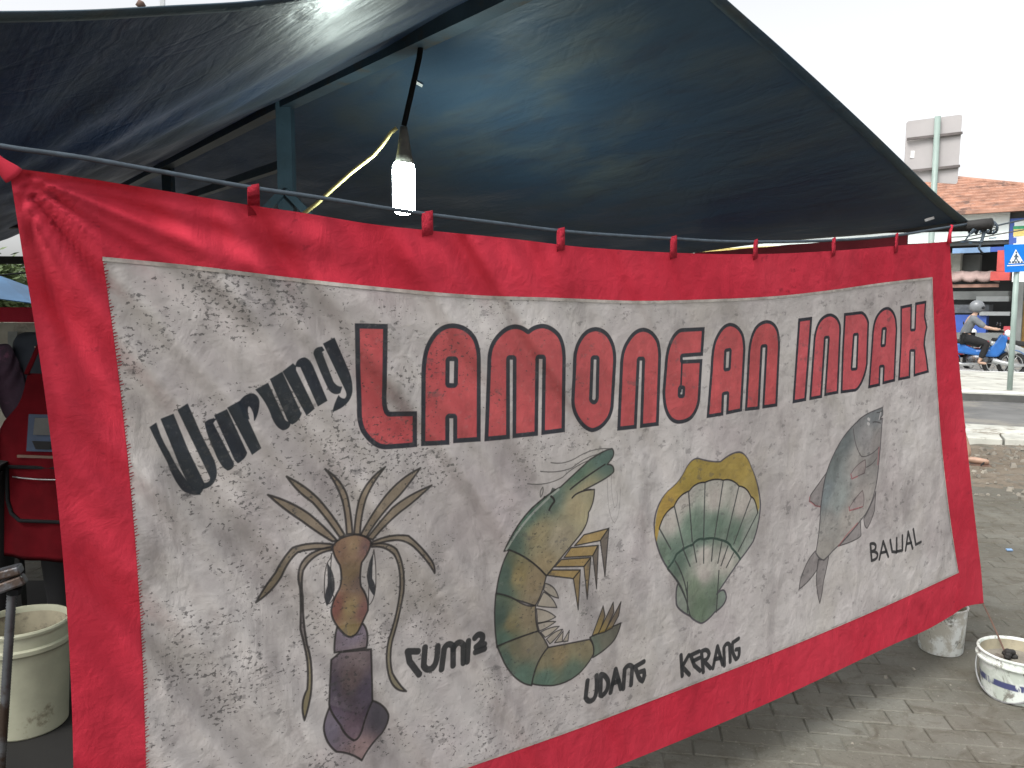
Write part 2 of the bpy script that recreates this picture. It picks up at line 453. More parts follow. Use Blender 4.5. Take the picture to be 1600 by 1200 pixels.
# blurred lettering on the white board: small dark strokes
for i in range(9):
    x = 1522 + i * 4.2
    mm = MB(); fquad(mm, x, 357 + (i % 3), x + 2.4, 364 - (i % 2), .17, .01)
    if i % 2: fquad(mm, x + 2.4, 357 + (i % 2), x + 3.6, 359 + (i % 2), .17, .01)
    mm.build('sign_letter', M['letter_dark'], sg)
for x, y, w in ((1500, 377, 9), (1514, 379, 5), (1545, 371, 12)):
    fquad(MB(), x, y, x + w, y + 1.4, .17, .01).build('sign_letter', M['letter_dark'], sg)
# interior clutter: counters, hanging goods
fquad(MB(), 1482, 395, 1500, 426, -1.2, .5).build('goods', M['concrete_pale'], shop)
fquad(MB(), 1503, 398, 1530, 424, -1.6, .5).build('goods', M['wall_grey'], shop)
fquad(MB(), 1482, 455, 1575, 468, -.8, 1).build('counter', M['wall_grey'], shop)
fquad(MB(), 1480, 476, 1545, 489, -.6, 1).build('counter', M['jacket_grey'], shop)
fquad(MB(), 1525, 463, 1576, 471, -.3, .5).build('shelf', M['silver_body'], shop)
fquad(MB(), 1482, 492, 1540, 520, -.2, .6).build('counter', M['sign_dblue'], shop)
fquad(MB(), 1530, 487, 1578, 493, -.1, .5).build('shelf', M['silver_body'], shop)
fquad(MB(), 1482, 520, 1576, 556, .0, .7).build('counter', M['wall_grey'], shop)
fquad(MB(), 1566, 510, 1577, 548, .1, .3).build('crate', M['red_body'], shop)
# plank and draped awning cloth
fquad(MB(), 1486, 444, 1560, 449, .5, .12).build('awning_plank', M['plank'], shop)
dm = MB(); n = 40; vs = []
for i in range(n + 1):
    x = 1480 + 82 * i / n
    sag = 4 * abs(math.sin(i * .28)) + rng.uniform(0, .8)
    for j, (yy, of) in enumerate(((424 + sag * .4, .3), (430 + sag, .55), (434 + sag * 1.2, .6), (437 + sag * .6, .5))):
        vs.append(onfac(x, yy, of))
fs = [(i * 4 + j, (i + 1) * 4 + j, (i + 1) * 4 + j + 1, i * 4 + j + 1) for i in range(n) for j in range(3)]
dr = mesh_obj('awning_cloth', vs, fs, M['draped'], shop, True); sm = dr.modifiers.new('s', 'SOLIDIFY'); sm.thickness = .03
# roof: hipped, in tile courses
eL, eR = onfac(1000, 344, .5), onfac(1790, 316, .5)
zE = 4.25
def RP(s, k, z): p = np.array([14.3, 24.0, 0]) + fd * s + fn * k; return np.array([p[0], p[1], z])
courses = 13
s0, s1 = -13.0, 3.6
for i in range(courses):
    k0, k1 = i / courses, (i + 1) / courses
    def prof(k):  # depth, height, ends
        return -.6 + 4.2 * k, zE + 1.65 * k, s0 + 1.2 * k, s1 - 5.5 * k
    d0, z0, a0, b0 = prof(k0); d1, z1, a1, b1 = prof(k1)
    m = MB(); nseg = 72; vs = []
    for j in range(nseg + 1):
        u = j / nseg; wv = .025 * abs(math.sin(j * math.pi / 2)) + rng.uniform(0, .008)
        vs += [RP(a0 + (b0 - a0) * u, d0 - .05, z0 + wv + .05), RP(a1 + (b1 - a1) * u, d1, z1 + wv), RP(a0 + (b0 - a0) * u, d0 - .05, z0 - .03)]
    m.add(vs, [(3 * j, 3 * j + 3, 3 * j + 4, 3 * j + 1) for j in range(nseg)] + [(3 * j + 2, 3 * j + 5, 3 * j + 3, 3 * j) for j in range(nseg)])
    m.build('roof_course', M['roof_tile'], shop)
rm = MB(); rm.add([RP(s1, -.6, zE), RP(s1 - 5.5, 3.6, zE + 1.65), RP(s1, 8, zE), RP(s0, -.6, zE), RP(s0 + 1.2, 3.6, zE + 1.65), RP(s0, 8, zE)],
                  [(0, 2, 1), (3, 4, 5), (1, 2, 5, 4), (0, 3, 5, 2)])
rm.build('roof', M['roof_tile'], shop)
rdg = MB(); rdg.tube([RP(s0 + 1.2, 3.6, zE + 1.68), RP(s1 - 5.5, 3.6, zE + 1.68)], .09, 8); rdg.build('roof_ridge', M['roof_tile'], shop)
hp = MB(); hp.tube([RP(s1 - 5.5, 3.6, zE + 1.68), RP(s1, -.6, zE + .08)], .08, 8); hp.build('roof_ridge', M['roof_tile'], shop)

# red box hung beside the pillar
rb = MB(); fquad(rb, 1547, 424, 1577, 438, .7, .4); fquad(rb, 1557, 391, 1577, 423.5, .7, .25)
tag(rb.build('red_board', M['red_plastic']), 'faded red board hung on the shop front behind the blue crossing sign', 'board')
wb = fquad(MB(), 1581, 424, 1640, 440, .75, .08).build('white_board', M['white_plain'])
tag(wb, 'white board on the shop front just under the blue crossing sign', 'board')
# neighbouring building hint further left (only its roofline would show) is hidden behind the stall

# ================================================================== ROAD SIGNS
def sign_at(x, y, Y): return atY(x, y, Y)
# big sign seen from behind
Ys = 10.2
base = sign_at(1458, 300, Ys); gx, gy = base[0], base[1]
rs = empty('road_sign', (gx, gy, 0), 'grey road sign seen from the back on a pale green post above the tarp corner', 'road sign')
topz = sign_at(1464, 182, Ys)[2]
MB().tube([(gx, gy, -.02), (gx + .012, gy, topz)], .036, 14).build('post', M['post_green'], rs, True)
c4 = [sign_at(1422, 187, Ys + .05), sign_at(1510, 176, Ys - .12), sign_at(1502, 286, Ys - .12), sign_at(1417, 280, Ys + .05)]
def rounded_quad(c, r=.035, n=5):
    out = []
    c = [V(q) for q in c]
    for i in range(4):
        p, a, b = c[i], c[i - 1], c[(i + 1) % 4]
        da, db = (a - p).normalized() * r, (b - p).normalized() * r
        for k in range(n + 1):
            t = k / n
            out.append((1 - t) ** 2 * (p + da) + 2 * t * (1 - t) * p + t * t * (p + db))
    return out
rq = [p + Vector((0, .085, 0)) for p in rounded_quad(c4)]
MB().prism(rq, (0, .012, 0)).build('panel', M['sign_back'], rs)
for (xa, ya, xb, yb) in ((1421, 216, 1508, 206), (1419, 267, 1504, 258)):
    a, b = sign_at(xa, ya, Ys + .03), sign_at(xb, yb, Ys - .12)
    MB().tube([a + [0, .06, 0], b + [0, .06, 0]], .017, 4, sq=True).build('bracket', M['bracket'], rs)
q = [sign_at(1428, 234, Ys + .03), sign_at(1452, 232, Ys + .03), sign_at(1451, 244, Ys + .03), sign_at(1427, 245, Ys + .03)]
MB().prism([p + np.array([0, .075, 0]) for p in q], (0, .004, 0)).build('sticker', M['white_plain'], rs)

# blue pedestrian crossing sign
Yc = 13.2
cb = sign_at(1584, 500, Yc); gx, gy = cb[0], cb[1]
cs = empty('crossing_sign', (gx, gy, 0), 'blue square pedestrian crossing sign on a thin pale post in front of the shop', 'road sign')
MB().tube([(gx, gy, -.02), (gx, gy, sign_at(1584, 384, Yc)[2])], .042, 12).build('post', M['post_green'], cs, True)
def pq(pts, off, th, Y=Yc): return MB().prism([sign_at(x, y, Y) + np.array([0, -off, 0]) for x, y in pts], (0, th, 0))
sp = rounded_quad([sign_at(1566, 383, Yc), sign_at(1601.5, 381.5, Yc), sign_at(1603, 424, Yc), sign_at(1567, 426, Yc)], .02)
MB().prism([p + Vector((0, -.06, 0)) for p in sp], (0, .012, 0)).build('panel', M['sign_blue'], cs)
pq([(1583.5, 390), (1596, 411), (1572, 412.5)], .064, .003).build('symbol_triangle', M['white_plain'], cs)
sy = MB()
for pts in ([(1583, 397), (1585.4, 397), (1585, 404), (1582, 404)], [(1582, 404), (1584, 404), (1580.5, 411), (1578.8, 411)], [(1583.4, 404), (1585.2, 404), (1588.6, 410.6), (1587, 411)],
            [(1580, 401), (1582.6, 399), (1583, 400.4), (1580.6, 402.4)], [(1585, 399), (1588, 402), (1587, 403), (1584.8, 400.6)],
            [(1582.8, 393.6), (1584.4, 393), (1585.4, 394.4), (1584.8, 396), (1583.2, 396.2)]):
    sy.prism([sign_at(x, y, Yc) + np.array([0, -.067, 0]) for x, y in pts], (0, .0025, 0))
sy.build('walking_figure', M['letter_dark'], cs)
sy = MB()
for k in range(5):
    x = 1573 + k * 4.6
    sy.prism([sign_at(xx, yy, Yc) + np.array([0, -.067, 0]) for xx, yy in ((x, 408.5), (x + 2.4, 408.4), (x + 2.8, 411), (x - .2, 411.2))], (0, .0025, 0))
sy.build('crossing_stripes', M['letter_dark'], cs)
pq([(1570, 414.8), (1597, 413.4), (1597, 414.8), (1570, 416.2)], .064, .003).build('symbol_line', M['white_plain'], cs)

# ================================================================== PEOPLE
def skin(name, verts, edges, radii, mat, parent, root=0, sub=2, flat=None):
    me = bpy.data.meshes.new(name); me.from_pydata([tuple(map(float, v)) for v in verts], edges, []); me.materials.append(mat)
    o = bpy.data.objects.new(name, me); link(o, parent)
    md = o.modifiers.new('skin', 'SKIN'); md.use_smooth_shade = True
    if not me.skin_vertices: 
        pass
    sv = me.skin_vertices[0].data
    for i, r in enumerate(radii):
        sv[i].radius = r if isinstance(r, tuple) else (r, r)
        sv[i].use_root = (i == root)
    s = o.modifiers.new('sub', 'SUBSURF'); s.levels = sub; s.render_levels = sub
    return o
def person(loc, rz, label, J, mats, hair=True, extra=None, group=None):
    """J: joints in the person's own space (x right of the viewer when facing -Y, z up)"""
    p = empty('person', loc, label, 'person', group, rz)
    n = list(J); idx = {k: i for i, k in enumerate(n)}
    RAD = dict(pelvis=(.13, .10), waist=(.12, .09), chest=(.145, .10), neckb=(.06, .06), neck=.048, headb=.062, head=.088, headt=.07,
               shL=.058, elL=.042, wrL=.028, haL=(.034, .018), shR=.058, elR=.042, wrR=.028, haR=(.034, .018),
               hiL=.088, knL=.058, anL=.038, heL=.036, toL=(.034, .022), hiR=.088, knR=.058, anR=.038, heR=.036, toR=(.034, .022))
    E = [('pelvis', 'waist'), ('waist', 'chest'), ('chest', 'neckb'), ('neckb', 'neck'), ('neck', 'headb'), ('headb', 'head'), ('head', 'headt')]
    for s in 'LR':
        E += [('chest', 'sh' + s), ('sh' + s, 'el' + s), ('el' + s, 'wr' + s), ('wr' + s, 'ha' + s), ('pelvis', 'hi' + s), ('hi' + s, 'kn' + s), ('kn' + s, 'an' + s), ('an' + s, 'he' + s), ('he' + s, 'to' + s)]
    skin('body', [J[k] for k in n], [(idx[a], idx[b]) for a, b in E], [RAD[k] for k in n], mats['skin'], p, idx['pelvis'])
    # fingers
    for s in 'LR':
        h = Vector(J['ha' + s]); w = Vector(J['wr' + s]); d = (h - w).normalized(); side = d.cross(Vector((0, 1, 0))).normalized() if abs(d.y) < .9 else Vector((1, 0, 0))
        vs = []; es = []; rr = []
        for k, (o, L) in enumerate(((-.024, .055), (-.008, .066), (.008, .062), (.023, .048))):
            b = h + side * o
            m = b + d * L * .55 + Vector((0, -.006, 0)); t = m + d * L * .45 + Vector((0, -.014, -.004))
            i = len(vs); vs += [b - d * .01, m, t]; es += [(i, i + 1), (i + 1, i + 2)]; rr += [.009, .0085, .007]
        b = h - d * .04 - side * .026; i = len(vs)
        vs += [b, b - side * .022 + d * .022, b - side * .028 + d * .05]; es += [(i, i + 1), (i + 1, i + 2)]; rr += [.011, .010, .008]
        fo = skin('hand', vs, es, rr, mats['skin'], p, 0, 1)
    # torso garment
    sh = ['pelvis', 'waist', 'chest', 'neckb', 'shL', 'elL', 'shR', 'elR']
    vs = [Vector(J[k]) for k in sh]; vs[3] = Vector(J['neckb']) - Vector((0, 0, .015))
    for a, b in (('shL', 'elL'), ('shR', 'elR')):
        pass
    ends = []
    skin('shirt', vs, [(0, 1), (1, 2), (2, 3), (2, 4), (4, 5), (2, 6), (6, 7)], [(.15, .118), (.142, .112), (.162, .118), (.068, .066), .075, .060, .075, .060], mats['shirt'], p, 0)
    if mats.get('trousers'):
        tr = ['pelvis', 'hiL', 'knL', 'anL', 'hiR', 'knR', 'anR']
        vs = [Vector(J[k]) for k in tr]
        for k in (3, 6): vs[k] = vs[k] + (vs[k - 1] - vs[k]) * mats.get('hem', .08)
        skin('trousers', vs, [(0, 1), (1, 2), (2, 3), (0, 4), (4, 5), (5, 6)], [(.158, .128), .105, .078, .062, .105, .078, .062], mats['trousers'], p, 0)
    if mats.get('shoes'):
        for sd_ in 'LR':
            a_, h_, t_ = Vector(J['an' + sd_]), Vector(J['he' + sd_]), Vector(J['to' + sd_])
            skin('shoe', [a_ + Vector((0, 0, .0)), h_, t_ + Vector((0, -.01, .01))], [(0, 1), (1, 2)], [.047, .047, (.046, .034)], mats['shoes'], p, 0)
    # face, ears, hair
    hd = Vector(J['head']); f = Vector((0, -1, 0))
    if hair:
        MB().ellipsoid(hd + Vector((0, .02, .035)), (.098, .108, .105)).build('hair', M['hair'], p, True, False)
        fm = MB(); fm.ellipsoid(hd + Vector((0, -.098, -.015)), (.013, .02, .024)); fm.build('nose', mats['skin'], p, True, False)
        for sx in (-1, 1):
            MB().ellipsoid(hd + Vector((sx * .034, -.083, .012)), (.012, .008, .006)).build('eye', M['white_plain'], p, True, False)
            MB().ellipsoid(hd + Vector((sx * .034, -.090, .012)), (.005, .003, .005)).build('pupil', M['hair'], p, True, False)
            MB().ellipsoid(hd + Vector((sx * .09, 0, 0)), (.012, .02, .03)).build('ear', mats['skin'], p, True, False)
        MB().ellipsoid(hd + Vector((0, -.088, -.052)), (.024, .007, .006)).build('mouth', M['red_body'], p, True, False)
    return p
def stand(h=1.66, lean=0.0):
    k = h / 1.66
    J = dict(pelvis=(0, 0, .92), waist=(0, 0, 1.06), chest=(0, 0, 1.26), neckb=(0, .01, 1.39), neck=(0, .01, 1.44), headb=(0, -.005, 1.49), head=(0, -.01, 1.56), headt=(0, 0, 1.61),
             shL=(-.17, .01, 1.335), elL=(-.235, .03, 1.06), wrL=(-.245, -.03, .82), haL=(-.245, -.05, .745),
             shR=(.17, .01, 1.335), elR=(.235, .03, 1.06), wrR=(.245, -.03, .82), haR=(.245, -.05, .745),
             hiL=(-.09, 0, .84), knL=(-.10, -.01, .47), anL=(-.10, .02, .09), heL=(-.10, .035, .045), toL=(-.11, -.15, .025),
             hiR=(.09, 0, .84), knR=(.10, -.01, .47), anR=(.10, .02, .09), heR=(.10, .035, .045), toR=(.11, -.15, .025))
    return {a: Vector(b) * k for a, b in J.items()}

# stallholder behind the banner's left edge
pl = atY(112, 500, 3.22)
J = stand(1.66)
for k_, v_ in dict(shL=(-.20, .01, 1.33), elL=(-.265, .03, 1.06), wrL=(-.27, -.02, .83), haL=(-.27, -.04, .755), shR=(.20, .01, 1.33), elR=(.265, .03, 1.06)).items(): J[k_] = Vector(v_)
pr = person((pl[0], pl[1], .013), R(-8), 'person in black shirt and red bib apron standing behind the left banner edge', J,
            dict(skin=M['skin'], shirt=M['shirt_black'], trousers=M['trouser_black'], hem=0, shoes=M['black_rubber']))
def apron():
    """bib apron wrapped round the front of the body: grid in angle x height"""
    rows = [(1.235, .085), (1.17, .105), (1.10, .135), (1.04, .22), (.99, .24), (.90, .25), (.78, .26), (.66, .265), (.50, .275)]
    vs = []; nx = 24
    for z, w in rows:
        for i in range(nx + 1):
            x = -w + 2 * w * i / nx
            depth = .156 if z > 1.05 else .176 + (1.0 - z) * .06
            y = -depth * math.sqrt(max(0, 1 - (x / .37) ** 2)) - .004 + .006 * math.sin(x * 40 + z * 5) * (1 if z < .95 else .3)
            vs.append((x, y, z))
    nn = nx + 1
    return vs, [(r * nn + i, (r + 1) * nn + i, (r + 1) * nn + i + 1, r * nn + i + 1) for r in range(len(rows) - 1) for i in range(nx)]
M['apron'] = simple('apron_red', (.085, .003, .006), .95, nscale=7, var=.25, spec=.1)
M['apron_blue'] = simple('apron_blue', (.012, .03, .07), .6)
v_, f_ = apron()
ap = mesh_obj('apron', v_, f_, M['apron'], pr, True, False)
s_ = ap.modifiers.new('s', 'SOLIDIFY'); s_.thickness = .006
b_ = ap.modifiers.new('b', 'SUBSURF'); b_.levels = 1; b_.render_levels = 1
def apy(x, z):
    depth = .156 if z > 1.05 else .176 + (1.0 - z) * .06
    return -depth * math.sqrt(max(0, 1 - (x / .37) ** 2)) - .012
def apatch(name, pts, mat, off=.004, par=None):
    vs = [(x, apy(x, z) - off, z) for x, z in pts]
    return MB().prism(vs, (0, .006, 0)).build(name, mat, par or pr, False, False)
MB().tube([(-.08, apy(.08, 1.22), 1.23), (-.075, -.10, 1.33), (-.06, .0, 1.42), (0, .07, 1.44), (.06, .0, 1.42), (.075, -.10, 1.33), (.08, apy(.08, 1.22), 1.23)], .009, 6).build('neck_strap', M['apron'], pr, True, False)
pk = [(-.17, .87), (.17, .87), (.17, .74), (.15, .69), (.11, .665), (-.11, .665), (-.15, .69), (-.17, .74)]
pko = apatch('pocket', pk, M['apron'])
MB().tube([(x, apy(x, z) - .010, z) for x, z in pk + pk[:1]], .0075, 6).build('piping', M['cable_black'], pko, True, False)
MB().tube([(x, apy(x, .835) - .010, .835 - .006 * math.cos(x * 9)) for x in np.linspace(-.14, .14, 9)], .003, 5).build('piping', M['metal_grey'], pko, True, False)
apatch('printed_badge', [(-.075, 1.075), (.075, 1.075), (.075, .935), (-.075, .935)], M['apron_blue'], .006)
apatch('printed_badge', [(-.045, 1.062), (.045, 1.062), (.04, 1.0), (-.04, 1.0)], M['kerb_dark'], .010)
apatch('printed_badge', [(-.045, .975), (.045, .975), (.03, .945), (-.03, .945)], M['trouser_black'], .010)
apatch('printed_stripe', [(-.12, .918), (.12, .918), (.12, .908), (-.12, .908)], M['sandal'], .006)

mt_ = MB(); mt_.box((-2.05, 3.1, .006), (2.3, 2.3, .012)); mt_.build('mat', M['black_cart'], None)  # dark sheet added in place of deep shade on this ground
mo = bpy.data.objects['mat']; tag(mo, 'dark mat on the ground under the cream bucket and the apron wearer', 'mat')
# second person, just entering at the left edge
p2 = atY(-72, 600, 3.1)
J2 = stand(1.6)
person((p2[0], p2[1], .013), R(15), 'person in a dark purple shirt at the very left edge beside the apron wearer', J2,
       dict(skin=M['skin'], shirt=M['purple'], trousers=M['trouser_black'], hem=0, shoes=M['black_rubber']))
# person whose sandalled foot shows past the banner's right edge
toe = atZ(1543, 728, .02); heel = atZ(1500, 724, .02)
d = toe - heel; rz3 = math.atan2(d[1], d[0]) + math.pi / 2
J3 = stand(1.6)
for k in J3: J3[k] = Vector(J3[k])
for k_, v_ in dict(hiR=(.08, -.03, .80), knR=(.09, -.24, .44), anR=(.10, -.37, .10), heR=(.10, -.345, .05), toR=(.105, -.55, .03),
                   hiL=(-.08, .02, .80), knL=(-.10, -.02, .44), anL=(-.10, .16, .12), heL=(-.10, .19, .08), toL=(-.11, .02, .03)).items(): J3[k_] = Vector(v_)
for k_ in ('elL', 'wrL', 'haL', 'elR', 'wrR', 'haR'): J3[k_] = J3[k_] + Vector((0, .05, 0))
c_, s__ = math.cos(rz3), math.sin(rz3)
tl = J3['toR']; off = np.array([c_ * tl.x - s__ * tl.y, s__ * tl.x + c_ * tl.y])
p3 = person((toe[0] - off[0] + .02, toe[1] - off[1], .02), rz3, 'person hidden behind the banner, only one bare sandalled foot showing past its right edge', J3,
            dict(skin=M['skin'], shirt=M['jacket_grey'], trousers=M['trouser_black'], hem=.55))
for s in 'LR':
    t, h = J3['to' + s], J3['he' + s]
    m = MB(); pts = []
    for k in range(16):
        a = 2 * math.pi * k / 16; pts.append((t.x * .5 + h.x * .5 + .045 * math.cos(a), (t.y + h.y) / 2 - .01 + .15 * math.sin(a), -.012))
    m.prism(pts, (0, 0, .02)); so_ = m.build('sandal', M['sandal'], p3, False, False)
    MB().tube([(t.x - .045, t.y + .07, .0), (t.x, t.y + .02, .062), (t.x + .045, t.y + .07, .0)], .008, 6).build('sandal_strap', M['black_rubber'], so_, True, False)

# ================================================================== MOTORCYCLES
def motorcycle(loc, rz, label, body, group='motorcycles passing on the far road'):
    """small underbone motorcycle, heading +X in its own space"""
    o = empty('motorcycle', loc, label, 'motorcycle', group, rz)
    for x in (-.62, .62):
        w = MB(); ring = [(x + .245 * math.cos(a), 0, .29 + .245 * math.sin(a)) for a in np.linspace(0, 2 * math.pi, 29)]
        w.tube(ring, .042, 8, caps=False); wo_ = w.build('wheel', M['black_rubber'], o, True, False)
        r = MB(); r.tube([(x + .20 * math.cos(a), 0, .29 + .20 * math.sin(a)) for a in np.linspace(0, 2 * math.pi, 25)], .014, 6, caps=False)
        for k in range(6):
            a = k * math.pi / 3; r.tube([(x, 0, .29), (x + .2 * math.cos(a), 0, .29 + .2 * math.sin(a))], .01, 5)
        r.tube([(x, -.06, .29), (x, .06, .29)], .035, 10); r.build('rim', M['metal_grey'], wo_, True, False)
        g_ = MB(); vs = []
        for a in np.linspace(R(20), R(150), 10):
            for y in (-.06, .06): vs.append((x + .30 * math.cos(a), y, .29 + .30 * math.sin(a)))
        g_.add(vs, [(2 * i, 2 * i + 1, 2 * i + 3, 2 * i + 2) for i in range(9)]); gg = g_.build('mudguard', body, o, True, False)
        gg.modifiers.new('s', 'SOLIDIFY').thickness = .01
    MB().ellipsoid((.0, 0, .38), (.24, .13, .13)).build('engine', M['metal'], o, True, False)
    side = [(.52, 0, .86), (.40, 0, .92), (.18, 0, .60), (-.05, 0, .58), (-.30, 0, .70), (-.78, 0, .78), (-.80, 0, .68), (-.40, 0, .50), (.05, 0, .44), (.34, 0, .42), (.48, 0, .60)]
    MB().prism([(x, -.12, z) for x, _, z in side], (0, .24, 0)).build('body', body, o, False, False, .04)
    MB().prism([(x, -.11, z) for x, z in ((.05, .70), (-.1, .76), (-.72, .84), (-.74, .77), (-.3, .69), (0, .62))], (0, .22, 0)).build('seat', M['black_rubber'], o, False, False, .03)
    fk = MB()
    for y in (-.07, .07): fk.tube([(.62, y, .29), (.46, y, .84)], .02, 8)
    fk.build('fork', M['metal_grey'], o, True, False)
    MB().tube([(.36, -.34, 1.0), (.42, -.12, 1.0), (.44, 0, .96), (.42, .12, 1.0), (.36, .34, 1.0)], .016, 8).build('handlebar', M['black_rubber'], o, True, False)
    MB().ellipsoid((.52, 0, .93), (.07, .09, .08)).build('headlight', M['white_plain'], o, True, False)
    MB().tube([(0, -.15, .28), (-.3, -.16, .26), (-.75, -.17, .36)], [.03, .035, .055], 10).build('exhaust', M['metal_grey'], o, True, False)
    for y in (-.3, .3):
        MB().ellipsoid((.34, y, 1.13), (.015, .06, .04)).build('mirror', M['glass_dark'], o, True, False)
    MB().ellipsoid((-.82, 0, .74), (.03, .07, .04)).build('tail_light', M['red_body'], o, True, False)
    return o
def rider_pose():
    return dict(pelvis=(-.30, 0, .84), waist=(-.26, 0, .98), chest=(-.17, 0, 1.18), neckb=(-.12, 0, 1.31), neck=(-.10, 0, 1.35), headb=(-.09, 0, 1.40), head=(-.08, 0, 1.47), headt=(-.08, 0, 1.52),
                shL=(-.14, .17, 1.25), elL=(.08, .26, 1.06), wrL=(.30, .29, 1.02), haL=(.36, .29, 1.03),
                shR=(-.14, -.17, 1.25), elR=(.08, -.26, 1.06), wrR=(.30, -.29, 1.02), haR=(.36, -.29, 1.03),
                hiL=(-.24, .10, .82), knL=(.14, .18, .72), anL=(.02, .17, .36), heL=(-.01, .17, .31), toL=(.15, .18, .29),
                hiR=(-.24, -.10, .82), knR=(.14, -.18, .72), anR=(.02, -.17, .36), heR=(-.01, -.17, .31), toR=(.15, -.18, .29))
def rider(loc, rz, label, shirt):
    J = {k: Vector(v) for k, v in rider_pose().items()}
    p = person(loc, rz, label, J, dict(skin=M['skin'], shirt=shirt, trousers=M['trouser_black']), hair=False)
    hd = J['head']
    hm = MB().ellipsoid(hd + Vector((0, 0, .03)), (.15, .125, .14)).build('helmet', M['helmet'], p, True, False)
    MB().ellipsoid(hd + Vector((.07, 0, .01)), (.088, .105, .06)).build('visor', M['glass_dark'], hm, True, False)
    return p
ra = math.atan2(-rd[1], -rd[0])
g1 = atZ(1527, 588, .008)
motorcycle((g1[0], g1[1], .008), ra, 'blue motorcycle with a grey rider passing right beside the banner edge', M['blue_body'])
rider((g1[0], g1[1], .008), ra, 'person in a grey jacket riding the blue motorcycle, wearing a pale helmet', M['jacket_grey'])
g2 = atZ(1608, 590, .008)
motorcycle((g2[0], g2[1], .008), ra + .15, 'silver grey motorcycle under the crossing sign at the right edge', M['silver_body'])
g3 = atZ(1476, 583, .008)
motorcycle((g3[0], g3[1], .008), ra, 'red motorcycle mostly hidden behind the right edge of the banner', M['red_body'])

# ================================================================== STALL CANOPY
A0 = np.array([-.68, 1.45, 0.0]); Bd = np.array([2.34, 1.60, 0]); Bd = Bd / np.linalg.norm(Bd)
Bn = np.array([Bd[1], -Bd[0], 0])                       # towards the viewer
ZR = 2.44
def bp(x, y, off=0.0): return onplane(x, y, A0 + Bn * off, Bn)
def S_of(p): return (p - A0) @ Bd
r1, r2, r3 = atZ(780, 0, ZR), atZ(445, 160, ZR), atZ(262, 258, ZR)
rdv = (r3 - r1); rdv /= np.linalg.norm(rdv)             # ridge direction, away from the viewer
k = ((A0 - r1) @ Bn) / (rdv @ Bn)
peak = r1 + rdv * k
rback = r3 + rdv * 2.9
cornR = bp(1512, 347)
edgeR = [cornR, bp(1468, 310), bp(1420, 264), bp(1362, 208), bp(1300, 150), bp(1215, 73), bp(1130, -2), peak + [0, 0, .045]]
edgeL = [peak + [0, 0, .045], bp(640, -42), bp(400, 0), bp(250, 9), bp(130, 15), bp(0, 17)]
sL = edgeL[-1]
cornL = sL - Bd * .55 + np.array([0, 0, -.10]); edgeL.append(cornL)
# right eave through the picture points, in the vertical plane through the corner
en = np.array([rdv[1], -rdv[0], 0])
eav = [cornR] + [onplane(x, y, cornR, en) for x, y in ((1440, 358), (1340, 369), (1228, 377), (1085, 394))]
L = np.linalg.norm((rback - peak)[:2])
dirh = rdv.copy(); dirh[2] = 0; dirh /= np.linalg.norm(dirh)
eav += [cornR + dirh * L * .7 + [0, 0, -.03], cornR + dirh * L]
eavL = [cornL, cornL + dirh * L * .35 + [0, 0, -.16], cornL + dirh * L * .7 + [0, 0, -.18], cornL + dirh * L * .98 + [0, 0, -.14]]
NU, NV = 150, 90
def slope_surface(front, eave, left):
    rid = np.linspace(peak, rback, NU + 1) + [0, 0, .045]
    ea = smooth_curve(eave, NU + 1)
    fr = smooth_curve(front, NV + 1)
    if left: fr = fr[::-1]
    # fr[0]=eave corner, fr[-1]=peak
    P = np.zeros((NU + 1, NV + 1, 3))
    v = np.r_[0, np.cumsum(np.linalg.norm(np.diff(fr, axis=0), axis=1))]; v /= v[-1]
    corr = fr - (ea[0] + (rid[0] - ea[0]) * v[:, None])
    for i in range(NU + 1):
        u = i / NU
        base = ea[i] + (rid[i] - ea[i]) * v[:, None]
        f = math.exp(-u * 4.5) if not left else math.exp(-u * 2.2)
        P[i] = base + corr * f
        P[i, :, 2] -= (.16 if left else .10) * np.sin(np.pi * v) * (1 - f) * (.7 + .3 * math.sin(u * 9))
        # purlin-like sag ripple
    for i in range(NU + 1):
        for j in range(NV + 1):
            u, vv = i / NU, v[j]
            x, y = u * L, vv * 1.9
            e = min(1, u * 12) * min(1, (1 - vv) * 8 + .15)
            w = .020 * noise.noise(Vector((x * 1.1, y * 2.4, 3 + left * 7))) + .010 * noise.noise(Vector((x * 2.2 + y, y * 7.5, 8 + left * 5)))
            if left:   # tight folds running to the ridge near the front
                w += .016 * max(0, 1 - abs(x - 1.2) / 1.6) * math.sin(y * 26 + x * 5 + 3 * noise.noise(Vector((x, y, 1)))) * (.3 + .7 * vv)
            P[i, j, 2] += w * min(1, u * 6) * (.35 + .65 * e)
    return P
